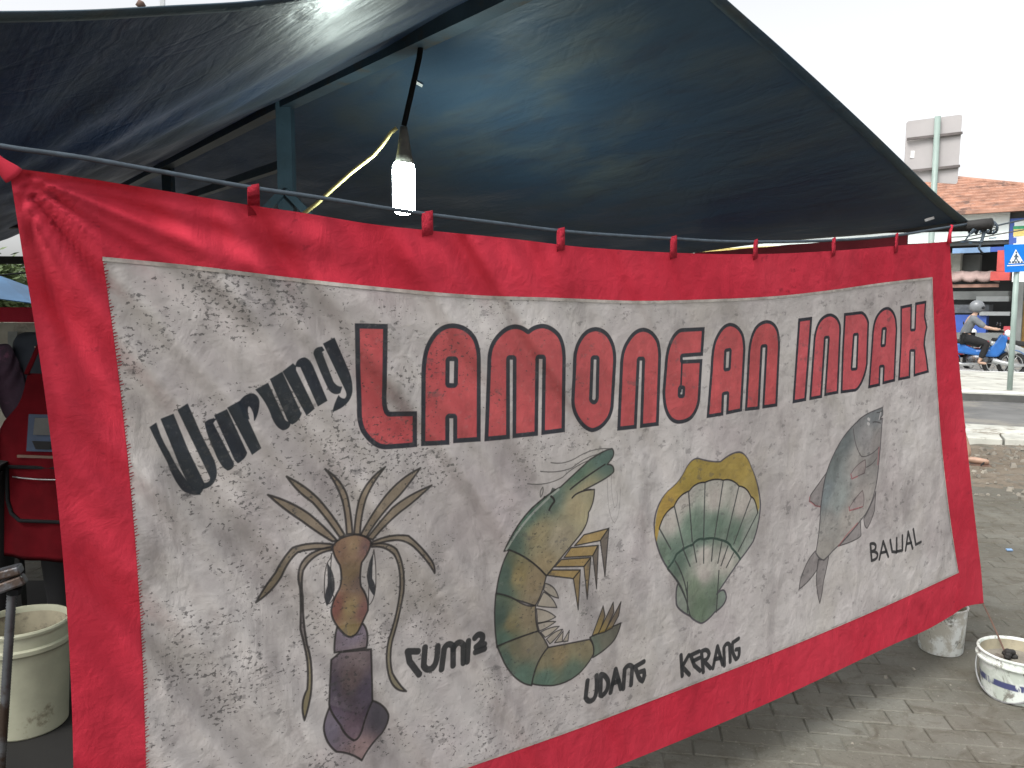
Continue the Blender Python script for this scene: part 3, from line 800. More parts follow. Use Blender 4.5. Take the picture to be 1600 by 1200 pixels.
def tarp_mat(name, ca, cb, cc, glow):
    m, nt, out = newmat(name); g = G(nt); c = g.coord('UV')
    n1 = g.noise(g.mapping(c, scale=(1, 2.2, 1)), 1.7, 6, .62, .4)
    n2 = g.noise(g.mapping(c, scale=(1.5, 6, 1), loc=(4, 2, 0)), 2.6, 6, .65, .8)
    n3 = g.noise(g.mapping(c, scale=(1, 1, 1), loc=(9, 5, 0)), .55, 3, .5)
    col = g.mix(g.ramp(n3, .30, .70), ca, cb)
    col = g.mix(g.ramp(n1, .40, .72, 0, .55), col, cc)
    col = g.mix(g.ramp(n2, .52, .74, 0, .35), col, (.055, .042, .040))
    n4 = g.noise(g.mapping(c, scale=(.7, 4.5, 1), rot=(0, 0, .12)), 1.6, 4, .5, .6)
    n5 = g.noise(g.mapping(c, scale=(3, 8, 1), rot=(0, 0, -.2)), 5, 5, .6, .5)
    h = g.math('ADD', g.math('MULTIPLY', n4, 1.0), g.math('MULTIPLY', n5, .16))
    h = g.math('ADD', h, g.math('MULTIPLY', n1, .5))
    wob = g.node('ShaderNodeVectorMath', operation='ADD'); g.val(wob.inputs[0], g.mapping(c, scale=(1, 2.4, 1)))
    nz = g.node('ShaderNodeTexNoise'); g.val(nz.inputs['Vector'], c); nz.inputs['Scale'].default_value = 2.5
    g.val(wob.inputs[1], nz.outputs['Color'])
    ed = g.vor(wob.outputs[0], 3.2, 'DISTANCE_TO_EDGE')
    ed2 = g.vor(g.mapping(wob.outputs[0], loc=(4, 4, 0), rot=(0, 0, .5)), 8, 'DISTANCE_TO_EDGE')
    h = g.math('ADD', h, g.math('ADD', g.ramp(ed, 0, .10, -.055, 0), g.ramp(ed2, 0, .12, -.02, 0)))
    rough = g.ramp(n1, .3, .7, .36, .60)
    b = g.bsdf(col, rough, .30, normal=g.bump(h, .5, .02))
    tr = g.node('ShaderNodeBsdfTranslucent'); g.val(tr.inputs['Color'], glow)
    mx = g.node('ShaderNodeMixShader'); mx.inputs[0].default_value = .30
    nt.links.new(b, mx.inputs[1]); nt.links.new(tr.outputs[0], mx.inputs[2])
    nt.links.new(mx.outputs[0], out.inputs[0])
    return m
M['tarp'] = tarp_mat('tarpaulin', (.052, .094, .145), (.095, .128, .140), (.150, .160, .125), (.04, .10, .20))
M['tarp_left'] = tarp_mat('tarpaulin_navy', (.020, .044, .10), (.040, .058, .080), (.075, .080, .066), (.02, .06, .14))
canopy = empty('tarpaulin_canopy', (float(peak[0]), float(peak[1]), 0), 'dark blue tarpaulin stretched over the stall above the banner', 'canopy')
def surf_obj(name, P, mat, parent, thick=0.0, uvscale=None, uvoff=0):
    nu, nv = P.shape[0] - 1, P.shape[1] - 1
    fs = [(i * (nv + 1) + j, (i + 1) * (nv + 1) + j, (i + 1) * (nv + 1) + j + 1, i * (nv + 1) + j + 1) for i in range(nu) for j in range(nv)]
    o = mesh_obj(name, P.reshape(-1, 3), fs, mat, parent, True)
    uv = o.data.uv_layers.new(name='UVMap')
    idx = np.zeros(len(o.data.loops), dtype=np.int32); o.data.loops.foreach_get('vertex_index', idx)
    U = np.stack([(idx // (nv + 1)) / nu * (uvscale[0] if uvscale else 1) + uvoff, (idx % (nv + 1)) / nv * (uvscale[1] if uvscale else 1)], 1)
    uv.data.foreach_set('uv', U.astype(np.float32).ravel())
    if thick:
        s = o.modifiers.new('s', 'SOLIDIFY'); s.thickness = thick; s.offset = 1
    return o
PR = slope_surface(edgeR, eav, False)
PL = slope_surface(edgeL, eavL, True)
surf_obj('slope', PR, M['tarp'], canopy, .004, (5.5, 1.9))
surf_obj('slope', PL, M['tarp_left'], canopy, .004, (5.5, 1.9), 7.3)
# folded hem along the front edges and the right eave
def hem(P, off, name='hem'):
    a = P[0]; b = P[0] * .0
    n = len(a)
    inner = P[min(2, len(P) - 1)] * 1.0
    d = inner - a; d /= np.linalg.norm(d, axis=1)[:, None]
    dn = np.array([0, 0, -off])
    st = np.stack([a + dn * .3 - d * .006, a + dn + d * .02, a + dn + d * .03], 0)
    return surf_obj(name, st, M['tarp'], canopy, .003, (.2, 1.9), 3)
hem(PR, .006); hem(PL, .006)
# daylight through small tears, imitated by tiny white boxes under the tarp
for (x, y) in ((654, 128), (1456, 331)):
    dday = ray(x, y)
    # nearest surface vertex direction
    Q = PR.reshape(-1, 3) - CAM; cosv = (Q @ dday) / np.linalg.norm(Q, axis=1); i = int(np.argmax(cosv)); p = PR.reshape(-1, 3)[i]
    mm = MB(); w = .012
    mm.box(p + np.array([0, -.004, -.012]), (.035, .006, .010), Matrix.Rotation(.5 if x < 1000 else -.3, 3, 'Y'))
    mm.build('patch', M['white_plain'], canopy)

# frame
frame = empty('canopy_frame', (float(r2[0]), float(r2[1]), 0), 'blue painted timber frame with ridge beam and posts under the tarpaulin', 'frame')
MB().tube([peak + dirh * .02 + [0, 0, .004], r1 + [0, 0, .004], r2 + [0, 0, .004], rback + [0, 0, .004]], .036, 4, sq=True).build('ridge_beam', M['wood_blue'], frame)
for p, w in ((r2, .037), (r3, .034)):
    MB().tube([(p[0], p[1], .0), (p[0], p[1], ZR)], w, 4, sq=True).build('post', M['wood_blue'], frame)
MB().tube([atY(448, 256, r2[1]), atY(300, 306, r2[1] + 1.2), atY(262, 320, r3[1])], .022, 4, sq=True).build('brace', M['wood_blue'], frame)
MB().tube([atY(447, 298, r2[1] - .05), atY(492, 345, r2[1] - .05)], .018, 4, sq=True).build('brace', M['wood_blue'], frame)
MB().tube([atY(442, 300, r2[1] - .05), atY(400, 345, r2[1] - .05)], .018, 4, sq=True).build('brace', M['wood_blue'], frame)
MB().tube([atY(-300, 352, 5.2), atY(60, 347, 5.5), atY(262, 345, r3[1])], .042, 4, sq=True).build('crossbar', M['wood_dark'], frame)
MB().tube([atY(-300, 405, 4.6), atY(120, 407, 4.9)], .024, 4, sq=True).build('crossbar', M['wood_dark'], frame)
epf = cornR - dirh * .085 + [0, 0, -.012]
MB().tube([epf, cornR + [0, 0, -.015], eav[2] + [0, 0, .03], eav[-2] + [0, 0, .03], eav[-1] + [0, 0, .02]], [.021, .021, .02, .02, .02], 10).build('eave_pole', M['wood_dark'], frame, True)
for t in (.35, .8):
    p = cornR + dirh * L * t; MB().tube([(p[0] , p[1], 0), (p[0], p[1], p[2] - .02)], .03, 4, sq=True).build('post', M['wood_blue'], frame)
    p = cornL + dirh * L * t; MB().tube([(p[0], p[1], 0), (p[0], p[1], p[2] - .08)], .03, 4, sq=True).build('post', M['wood_blue'], frame)

# lamp
YL = float(atZ(660, 62, ZR)[1])
hook = atZ(660, 62, ZR)
lamp = empty('hanging_lamp', hook, 'lit white bulb hanging from the ridge beam on a black flex', 'lamp')
def L_(x, y): return atY(x, y, YL)
MB().tube([hook + [0, 0, .02], L_(655, 90), L_(645, 135), L_(633, 188), L_(631, 196)], .010, 8).build('flex', M['cable_black'], lamp, True)
ctr = L_(631.5, 290); top = L_(631, 198)
px = YL / F
mb_ = MB().lathe([(0, 0), (.35, 0), (.42, -.1), (.55, -.35), (.78, -.75), (1.0, -1.0), (.6, -1.02)], 24)
mb_.v = [(x * 15 * px + top[0], y * 15 * px + top[1], z * 56 * px + top[2]) for x, y, z in mb_.v]
mb_.build('socket', M['socket'], lamp, True)
mE, nt, out = newmat('bulb_glow'); e = nt.nodes.new('ShaderNodeEmission'); e.inputs[0].default_value = (.86, 1, .93, 1); e.inputs[1].default_value = 80
nt.links.new(e.outputs[0], out.inputs[0])
b0 = L_(631.5, 336); hb = (L_(631.5, 254) - b0)[2]
prof = [(0, 0), (.35, .005), (.7, .03), (.93, .08), (1, .16), (1, .86), (.95, .94), (.8, 1.0), (0, 1.0)]
mb_ = MB().lathe([(r * 17 * px, z * hb) for r, z in prof], 28, (b0[0], b0[1], b0[2])); mb_.build('bulb', mE, lamp, True)
MB().tube([L_(620, 200), L_(611, 207), L_(596, 228), L_(583, 243), L_(548, 270), L_(520, 295), L_(495, 318), L_(460, 345)], .0075, 6).build('cord', M['cable_yellow'], lamp, True)

# ================================================================== BANNER
def st_to_p(s, t, w=0.0):
    s = np.asarray(s, float)[..., None]; t = np.asarray(t, float)[..., None]; w = np.asarray(w, float)[..., None] if not np.isscalar(w) else w
    return A0 * [1, 1, 0] + Bd * s + np.array([0, 0, 1.0]) * t + Bn * w
def relief(s, t, w):
    """cloth point at relief w, kept on the line of sight it was measured along"""
    P0 = st_to_p(s, t); d = P0 - CAM
    return P0 + d * (np.asarray(w, float) / (d @ Bn))[..., None]
def px_st(x, y):
    p = bp(x, y); return np.stack([(p - A0) @ Bd, p[..., 2]], -1)
def curve(pts, n):
    P = np.asarray(pts, float); return smooth_curve(px_st(P[:, 0], P[:, 1]), n)
# five rails (bottom hem, bottom seam, middle, top seam, top hem) with stops at outer-left, seam-left, seam-right, outer-right
rails = [
    ([(118, 1515), (228, 1472)], [(228, 1472), (500, 1370), (960, 1199), (1210, 1094), (1400, 1005), (1452, 982), (1490, 960)], [(1490, 960), (1504, 950), (1520, 945), (1537, 943)]),
    ([(114, 1410), (228, 1368)], [(228, 1368), (480, 1287), (730, 1200), (900, 1140), (1057, 1080), (1240, 1008), (1400, 940), (1498, 895)], [(1498, 895), (1533, 890)]),
    ([(99, 880), (214, 880)], [(214, 880), (500, 850), (850, 800), (1200, 740), (1478, 690)], [(1471, 690), (1510, 685)]),
    ([(36, 402), (160, 401)], [(160, 401), (320, 417), (450, 433), (600, 449), (740, 461), (860, 465), (1000, 470), (1100, 468), (1220, 462), (1300, 453), (1385, 441), (1457, 433)], [(1457, 433), (1487, 431)]),
    ([(14, 262), (60, 268), (150, 281)], [(150, 281), (250, 297), (400, 322), (470, 332), (580, 350), (670, 360), (800, 373), (900, 385), (980, 391), (1083, 396), (1180, 397), (1300, 392), (1400, 384), (1448, 380)], [(1448, 380), (1484, 377)]),
]
rails[2] = (rails[2][0], rails[2][1][:-1] + [(1471, 690)], rails[2][2])
NA = (14, 300, 10)
RC = [[curve(seg, n + 1) for seg, n in zip(r, NA)] for r in rails]
def level(a_seg, v):
    """interpolate rails at v in 0..4 (quadratic through rails 1,2,3 for the inner part)"""
    c = [RC[k][a_seg] for k in range(5)]
    if v <= 1: return c[0] + (c[1] - c[0]) * v
    if v >= 3: return c[3] + (c[4] - c[3]) * (v - 3)
    t = v - 1; tm = np.linalg.norm(c[2] - c[1], axis=1) / (np.linalg.norm(c[2] - c[1], axis=1) + np.linalg.norm(c[3] - c[2], axis=1)); tm = float(tm.mean())
    x = t / 2
    l0 = (x - tm) * (x - 1) / ((0 - tm) * (0 - 1)); l1 = x * (x - 1) / (tm * (tm - 1)); l2 = x * (x - tm) / (1 * (1 - tm))
    return c[1] * l0 + c[2] * l1 + c[3] * l2
TL = px_st(14, 262)
def wrinkle(st):
    """cloth relief in metres towards the viewer"""
    s, t = st[..., 0], st[..., 1]; out = np.zeros(s.shape)
    ds, dt = s - TL[0], TL[1] - t
    r = np.hypot(ds, dt); ph = np.arctan2(dt, ds)
    out += .010 * np.exp(-((r - .12) / .45) ** 2) * np.sin(ph * 17 + .8) * np.clip(r / .1, 0, 1)
    out += .006 * np.exp(-r / 1.1) * np.sin(ph * 37 + 2.2 * r)
    # broad diagonal folds down the left half
    q = s * .82 + t * .57
    fade = np.clip(1.25 - s / 1.3, 0, 1)
    out += 1.55 * fade * (.0120 * np.sin(q * 2 * np.pi / .19 + 1.3 * np.sin(t * 3 + s * 2)) + .0045 * np.sin(q * 4 * np.pi / .19 + .8 + 2.6 * np.sin(t * 3 + s * 2)) + .005 * np.sin(q * 2 * np.pi / .073 + 2 * np.sin(t * 5)))
    # slow belly
    out += .012 * np.sin(s * 2.1 + .4) * np.sin((t - .4) * 2.6)
    f = out.ravel(); ss, tt = s.ravel(), t.ravel()
    for i in range(len(f)):
        a, b = ss[i], tt[i]
        f[i] += .0075 * noise.noise(Vector((a * 5 + b * 2.5, b * 2.2, .3))) + .0050 * noise.noise(Vector((a * 11 + b * 6, b * 6.5, 1.3))) + .0019 * noise.noise(Vector((a * 26, b * 19 + a * 10, 2.3)))
    # pulls under each loop
    out = f.reshape(s.shape)
    for lx in LOOP_S:
        top = 1.62
        out += .005 * np.exp(-((s - lx) / .05) ** 2) * np.exp(-(np.maximum(0, 1.62 - t)) / .10)
    return out
LOOPS = [(397, 290, 336, 19), (668, 333, 368, 20), (876, 360, 392, 16), (1052, 371, 404, 14), (1180, 377, 405, 9), (1302, 375, 400, 8), (1400, 369, 395, 7)]
LOOP_S = [float(px_st(l[0], l[2])[0]) for l in LOOPS]

# ---------------- the painted print, rasterised in the banner's own metres
RES = 860.0
S0, S1, T0, T1 = .0, 2.95, .36, 1.66
Wp, Hp = int((S1 - S0) * RES), int((T1 - T0) * RES)
RGB = np.zeros((Hp, Wp, 3), np.float32); ALP = np.zeros((Hp, Wp), np.float32)
def canv(x, y):
    st = px_st(np.asarray(x, float), np.asarray(y, float))
    return np.stack([(st[..., 0] - S0) * RES, (st[..., 1] - T0) * RES], -1)
REG = dict(w=(3.53, 200, 460), l=(4.4444, 540, 460), m=(4.2105, 860, 460), i=(5.4545, 1220, 440), q=(2.4, 380, 700), p=(2.7273, 740, 680), k=(3.0, 1000, 680), f=(3.3333, 1220, 600), b=(5.3333, 960, 1020))
def path(d, reg):
    sc, ox, oy = REG[reg]; subs = []; cur = []
    tok = d.replace(',', ' ').replace('M', ' M ').replace('L', ' L ').replace('Q', ' Q ').replace('Z', ' Z ').replace('C', ' C ').split()
    i = 0; cmd = None; p = None
    while i < len(tok):
        if tok[i] in 'MLQZC':
            cmd = tok[i]; i += 1
            if cmd == 'Z': subs.append(cur); cur = []
            continue
        if cmd == 'M':
            if cur: subs.append(cur)
            p = (float(tok[i]), float(tok[i + 1])); cur = [p]; i += 2; cmd = 'L'
        elif cmd == 'L':
            p = (float(tok[i]), float(tok[i + 1])); cur.append(p); i += 2
        elif cmd == 'Q':
            a = (float(tok[i]), float(tok[i + 1])); b = (float(tok[i + 2]), float(tok[i + 3])); i += 4
            for k in range(1, 9):
                t = k / 8; cur.append(((1-t)**2*p[0] + 2*t*(1-t)*a[0] + t*t*b[0], (1-t)**2*p[1] + 2*t*(1-t)*a[1] + t*t*b[1]))
            p = b
    if cur: subs.append(cur)
    res = []
    for s in subs:
        a = np.array(s); res.append(canv(a[:, 0] / sc + ox, a[:, 1] / sc + oy))
    return res
def bbox(subs, pad):
    a = np.concatenate(subs); x0, y0 = np.floor(a.min(0) - pad).astype(int); x1, y1 = np.ceil(a.max(0) + pad).astype(int)
    return max(x0, 0), max(y0, 0), min(x1, Wp), min(y1, Hp)
def sdist(subs, box, closed=True):
    x0, y0, x1, y1 = box
    X, Y = np.meshgrid(np.arange(x0, x1) + .5, np.arange(y0, y1) + .5); X = X.astype(np.float32); Y = Y.astype(np.float32)
    D = np.full(X.shape, 1e9, np.float32); ins = np.zeros(X.shape, bool)
    for s in subs:
        n = len(s)
        for i in range(n if closed else n - 1):
            a, b = s[i], s[(i + 1) % n]; dx, dy = b - a; L2 = dx * dx + dy * dy
            if L2 < 1e-9: continue
            t = np.clip(((X - a[0]) * dx + (Y - a[1]) * dy) / L2, 0, 1)
            D = np.minimum(D, (X - a[0] - t * dx) ** 2 + (Y - a[1] - t * dy) ** 2)
            if closed and dy != 0:
                c = (Y > min(a[1], b[1])) & (Y <= max(a[1], b[1]))
                ins ^= c & (X < a[0] + (Y - a[1]) / dy * dx)
    D = np.sqrt(D)
    return np.where(ins, D, -D) if closed else D
def comp(box, cov, col):
    x0, y0, x1, y1 = box
    A = ALP[y0:y1, x0:x1]; Cc = RGB[y0:y1, x0:x1]
    na = cov + A * (1 - cov)
    col = np.asarray(col, np.float32)
    Cc[...] = np.where(na[..., None] > 1e-4, (col * cov[..., None] + Cc * (A * (1 - cov))[..., None]) / np.maximum(na, 1e-4)[..., None], col)
    A[...] = na
def idw(box, pts, reg):
    sc, ox, oy = REG[reg]; x0, y0, x1, y1 = box
    X, Y = np.meshgrid(np.arange(x0, x1) + .5, np.arange(y0, y1) + .5)
    num = np.zeros(X.shape + (3,)); den = np.zeros(X.shape)
    for x, y, c in pts:
        q = canv(x / sc + ox, y / sc + oy); w = 1 / (((X - q[0]) ** 2 + (Y - q[1]) ** 2) ** 1.7 + 2000)
        num += w[..., None] * (np.array(c) / 255.); den += w
    return num / den[..., None]
def fill(d, reg, col, alpha=1.0, erode=0.0):
    subs = path(d, reg); box = bbox(subs, 3)
    sd_ = sdist(subs, box) - erode
    cov = np.clip(sd_ + .5, 0, 1) * alpha
    if isinstance(col[0], (tuple, list)): c = idw(box, col, reg)
    else: c = np.array(col) / 255.
    comp(box, cov.astype(np.float32), c)
def stroke(d, reg, width, col, alpha=1.0, closed=False):
    subs = path(d, reg); box = bbox(subs, width + 3)
    D = sdist([s if not closed else np.vstack([s, s[:1]]) for s in subs], box, False)
    cov = np.clip(width * .62 - D + .5, 0, 1) * alpha
    comp(box, cov.astype(np.float32), np.array(col) / 255.)
INK = (26, 30, 44); INK2 = (34, 40, 46)
LR = [(0, 0, (176, 76, 84))]
def letter(d, reg, ol=9.2, col=(190, 80, 84)):
    fill(d, reg, INK, .98, -.5)
    fill(d, reg, col, .95, ol - .2)
letter('M65,205 L292,210 L285,640 Q275,818 310,818 L495,815 L495,1060 Q400,1070 270,1078 Q180,1070 110,960 Q75,890 80,780 L70,500 Z', 'l')
letter('M525,1055 L527,560 Q530,400 575,325 Q640,205 745,205 Q850,210 905,300 Q940,370 938,470 L937,1022 L748,1035 L748,862 L720,862 L720,1045 Z M722,465 L755,465 L752,620 L720,620Z', 'l')
letter('M965,1022 L985,480 Q985,370 1030,310 Q1100,212 1180,212 Q1230,215 1268,248 Q1310,210 1370,208 Q1440,215 1490,280 Q1528,340 1528,450 L1522,957 L1360,978 L1368,450 L1342,450 L1335,982 L1160,1000 L1162,455 L1140,455 L1140,1005 Z', 'l')
letter('M148,500 L150,430 Q152,370 175,320 Q220,220 300,218 Q380,225 415,320 Q435,370 432,450 L415,740 Q405,800 380,835 Q330,905 270,908 Q200,890 155,790 Q136,740 138,690 Z M285,430 L303,430 L298,685 Q290,710 275,690 Z', 'm')
letter('M440,898 L458,480 Q460,370 500,310 Q550,222 615,222 Q680,230 715,310 Q730,370 727,430 L712,865 L590,880 L604,437 L587,437 L567,884 Z', 'm')
letter('M870,225 L1015,218 L1003,405 L870,416 L870,434 L1000,428 L985,690 Q975,770 930,820 Q890,855 835,852 Q780,845 755,770 Q738,720 738,640 L755,430 Q765,340 800,280 Q835,225 870,225Z M856,625 L870,625 L868,660 L855,660Z', 'm')
stroke('M866,430 L858,640', 'm', 4.5, INK, .95)
letter('M1028,815 L1055,480 Q1058,350 1085,290 Q1130,190 1185,190 Q1240,195 1270,265 Q1282,310 1282,370 L1260,770 L1156,792 L1162,660 L1142,664 L1137,797 Z M1158,380 L1178,376 L1172,484 L1153,487 Z', 'm', 8.6)
letter('M1280,768 L1300,400 Q1305,290 1345,220 Q1380,172 1430,172 Q1480,178 1500,240 Q1512,290 1510,350 L1492,738 L1394,752 L1415,350 L1396,352 L1375,758 Z', 'm', 8.6)
I_ = (198, 88, 94)
letter('M150,318 L268,303 L215,1018 L100,1040 Z', 'i', 8.8, I_)
letter('M243,1012 L278,520 Q285,400 330,330 Q375,272 430,275 Q490,290 510,370 Q515,410 510,470 L490,955 L370,978 L402,488 L382,490 L350,992 Z', 'i', 8.4, I_)
letter('M540,272 L690,255 Q735,275 752,350 L740,700 Q730,780 700,850 Q670,920 635,938 L510,955 L522,600 Z M628,465 L650,462 L640,735 L610,738 Z', 'i', 8.4, I_)
letter('M745,912 L780,430 Q790,320 830,270 Q870,215 915,220 Q965,235 985,320 L992,400 L972,852 L866,878 L872,733 L850,735 L845,890 Z M872,415 L890,412 L882,535 L863,538 Z', 'i', 8.4, I_)
letter('M1020,212 L1118,193 L1114,405 L1138,403 L1146,182 L1240,165 L1232,300 L1250,390 Q1230,470 1228,540 L1245,640 L1262,775 L1132,812 L1135,600 L1108,600 L1102,825 L1000,845 L1018,520 Z', 'i', 8.4, I_)
for d in ('M122,735 L155,712 Q180,800 225,870 Q280,990 360,1075 L400,1105 Q340,1112 300,1080 Q250,1020 220,930 Q150,800 122,735Z',
          'M182,690 L250,663 L330,860 L418,1040 Q420,1080 395,1102 Q365,1100 345,1060 Q300,990 260,880 Z',
          'M275,640 L328,607 L400,770 L475,920 Q495,975 485,1010 Q470,1068 405,1076 L415,1044 Q455,1044 455,1012 Z',
          'M425,710 Q450,685 485,690 L468,712 L482,740 L582,932 Q585,965 550,972 Q510,950 480,870 Q430,760 425,710Z',
          'M478,670 L545,638 L655,875 Q650,905 607,932 L590,915 Z', 'M550,628 L615,592 L733,850 L685,885 Z',
          'M612,600 Q645,548 690,550 Q730,565 722,620 Q715,670 697,698 Q697,640 668,616 Q650,625 668,690 L640,680Z',
          'M705,528 L772,492 L865,695 Q880,712 890,700 L895,715 Q890,745 855,750 Q820,740 795,680 Q770,600 705,528Z',
          'M785,470 L850,432 L955,660 Q945,700 905,718 Q880,700 875,680 Z', 'M855,428 L910,385 L925,400 L925,420 L1028,632 L985,668 Z',
          'M925,400 Q930,356 975,352 Q1000,358 1020,400 L1098,588 L1048,618 L952,402 Z',
          'M1025,330 Q1025,295 1070,292 L1082,310 L1068,320 L1130,480 Q1150,515 1180,512 L1170,545 Q1140,562 1110,530 Q1060,430 1025,330Z',
          'M1078,275 L1138,243 L1215,420 Q1240,480 1236,540 Q1225,615 1130,648 Q1140,600 1162,560 Q1175,580 1195,578 Q1215,565 1200,530 Z'):
    fill(d, 'w', (20, 30, 42), .98, -.8)
# squid ------------------------------------------------------------
OL = (34, 30, 32)
def art(d, reg, cols, al=.85, w=3.2, ol=OL):
    fill(d, reg, cols, al); stroke(d, reg, w, ol, .9, True)
T1c = [(150, 250, (112, 98, 72)), (350, 250, (124, 108, 84)), (600, 150, (118, 104, 80)), (700, 440, (110, 98, 78)), (90, 540, (110, 96, 66)), (230, 980, (120, 108, 60)), (600, 900, (112, 104, 72)), (220, 600, (96, 90, 92))]
for d in ('M93,177 Q180,200 250,250 Q310,300 352,348 L335,352 Q280,320 220,275 Q150,230 93,177Z',
          'M163,108 Q240,145 290,200 Q350,270 382,330 L362,336 Q310,260 260,205 Q200,165 163,108Z',
          'M307,80 Q370,120 390,180 Q405,240 410,322 L388,325 Q385,250 372,200 Q350,130 307,80Z',
          'M533,72 Q470,150 455,210 Q440,270 438,325 L416,325 Q420,250 435,195 Q460,120 533,72Z',
          'M665,76 Q600,170 560,205 Q500,270 462,335 L440,328 Q480,250 530,185 Q590,110 665,76Z',
          'M707,141 Q640,205 590,240 Q530,290 486,345 L466,338 Q510,280 560,225 Q620,175 707,141Z',
          'M335,362 Q250,350 185,375 Q150,410 120,470 Q80,520 48,580 Q110,540 145,480 Q170,420 205,392 Q260,375 335,380Z',
          'M332,372 Q240,385 215,440 Q200,480 212,520 Q218,560 214,680 Q235,760 240,800 Q245,850 240,905 Q210,960 230,1022 Q250,960 256,905 Q262,800 240,740 Q222,640 224,560 Q215,510 225,460 Q260,395 332,384Z',
          'M480,355 Q550,320 620,330 Q670,370 705,420 Q722,445 718,470 Q690,420 640,372 Q600,340 560,348 Q520,352 490,366Z',
          'M482,362 Q540,350 575,380 Q610,440 602,540 Q585,640 560,720 Q545,790 560,845 Q585,890 612,913 Q560,915 545,850 Q530,790 545,720 Q580,620 588,530 Q592,440 565,400 Q530,365 482,372Z'):
    art(d, 'q', T1c, .82, 3.2)
art('M325,418 Q300,440 305,560 Q318,610 340,560 Q320,520 332,400Z', 'q', (190, 188, 186), .5, 1.6)
art('M490,382 Q500,440 497,520 Q490,580 470,590 Q470,520 472,480Z', 'q', (190, 188, 186), .5, 1.6)
fill('M314,430 Q348,470 343,535 Q328,580 313,594 Q298,562 316,520 Q318,470 314,430Z', 'q', (40, 42, 48), .95)
fill('M489,392 Q468,430 463,480 Q468,534 492,556 Q503,520 484,490 Q484,440 489,392Z', 'q', (40, 42, 48), .95)
PU = [(330, 900, (62, 52, 72)), (400, 870, (92, 74, 76)), (470, 900, (70, 60, 82)), (400, 1050, (100, 84, 96)), (520, 1000, (48, 44, 62)), (330, 1060, (96, 88, 108)), (440, 1130, (140, 116, 116)), (400, 700, (112, 100, 118)), (440, 780, (110, 96, 100))]
art('M325,968 Q298,1030 303,1060 Q310,1110 350,1140 Q400,1140 445,1172 Q470,1120 520,1070 Q548,1030 545,1000 Q530,960 485,948 L440,1000Z', 'q', PU, .88)
art('M330,795 L365,766 L480,755 L485,950 Q460,1000 448,1050 Q435,1095 415,1097 Q380,1080 365,1040 Q325,990 322,960 Z', 'q', PU, .92)
art('M352,672 Q340,720 342,768 L462,750 Q475,690 450,660 Z', 'q', PU, .88)
HC = [(370, 375, (118, 88, 66)), (410, 370, (140, 116, 84)), (460, 375, (118, 84, 78)), (405, 470, (112, 92, 62)), (440, 500, (96, 76, 66)), (345, 600, (120, 66, 56)), (400, 600, (134, 116, 74)), (455, 610, (112, 70, 66)), (405, 690, (140, 124, 84))]
art('M335,372 Q350,335 420,325 Q470,330 480,355 Q475,390 445,430 Q435,480 442,520 Q472,560 468,610 Q450,650 430,690 Q405,725 375,695 Q330,650 330,610 Q335,570 360,530 Q375,490 362,440 Q335,400 335,372Z', 'q', HC, .92, 3)
# prawn ------------------------------------------------------------
GR = (66, 100, 84); YB = (148, 134, 98); DG = (48, 78, 66); YE = (160, 134, 60)
B1 = [(150, 470, DG), (230, 330, GR), (330, 260, (70, 96, 84)), (440, 150, (62, 98, 78)), (560, 80, (58, 92, 84)), (280, 420, (138, 128, 92)), (440, 300, (152, 142, 108)), (370, 440, (150, 142, 118)), (480, 240, (146, 140, 108)), (300, 560, YB)]
for i, (a, b) in enumerate(((185, 400), (215, 360), (245, 330), (275, 300), (300, 275), (335, 240))):
    fill(f'M{a-12},{b+14} L{a},{b-16} L{a+22},{b-8}Z', 'p', (52, 60, 58), .9)
art('M130,495 Q180,380 250,310 Q330,240 370,222 L495,105 Q560,62 590,58 Q605,75 590,100 L570,125 Q600,125 598,155 Q590,175 470,235 L515,232 Q515,290 490,330 Q490,380 450,430 L310,600 Q240,520 152,490 Z', 'p', B1, .9, 3)
stroke('M412,232 Q460,190 560,125', 'p', 3, OL); stroke('M420,268 Q440,240 500,232', 'p', 3, OL)
stroke('M140,488 Q200,385 265,320 Q320,265 362,232', 'p', 4.5, (150, 156, 150), .9)
stroke('M330,262 Q345,270 344,285 Q330,300 322,320', 'p', 4, OL)
for d in ('M590,60 Q520,50 450,90 Q390,130 330,118', 'M540,80 Q480,90 420,140 Q360,165 285,155', 'M500,105 Q430,130 380,180 Q310,220 230,208', 'M285,265 Q280,240 295,222 Q300,240 288,262'):
    stroke(d, 'p', 2.0, (64, 64, 64), .85)
for d in ('M590,150 Q580,220 600,310 Q620,300 610,240', 'M570,190 Q570,350 600,375 Q625,350 625,230'): stroke(d, 'p', 1.2, (110, 108, 106), .6)
art('M152,490 Q240,520 310,600 Q290,690 262,728 Q180,700 95,680 Q110,560 152,490Z', 'p', [(130, 600, DG), (190, 600, (138, 124, 78)), (260, 620, (136, 120, 88)), (290, 700, (128, 116, 92)), (120, 670, DG)], .9, 3)
art('M95,675 Q150,680 200,715 Q240,735 265,725 Q260,780 275,835 Q180,865 100,905 Q82,780 95,675Z', 'p', [(110, 780, DG), (160, 800, (116, 108, 70)), (230, 770, (126, 114, 86)), (120, 870, GR)], .9, 3)
art('M100,900 Q180,865 275,835 Q300,860 318,902 Q270,960 248,1067 Q180,1060 130,970 Z', 'p', [(140, 960, DG), (200, 1030, GR), (220, 900, (114, 106, 80)), (290, 890, (110, 104, 84)), (180, 920, (100, 98, 70))], .9, 3)
art('M318,905 Q420,885 495,870 Q520,900 510,935 Q450,1050 340,1067 Q290,1070 248,1060 Q265,960 318,905Z', 'p', [(300, 1040, GR), (420, 1020, (70, 96, 80)), (360, 940, (124, 110, 76)), (470, 900, (120, 112, 80)), (300, 960, (110, 104, 74))], .9, 3)
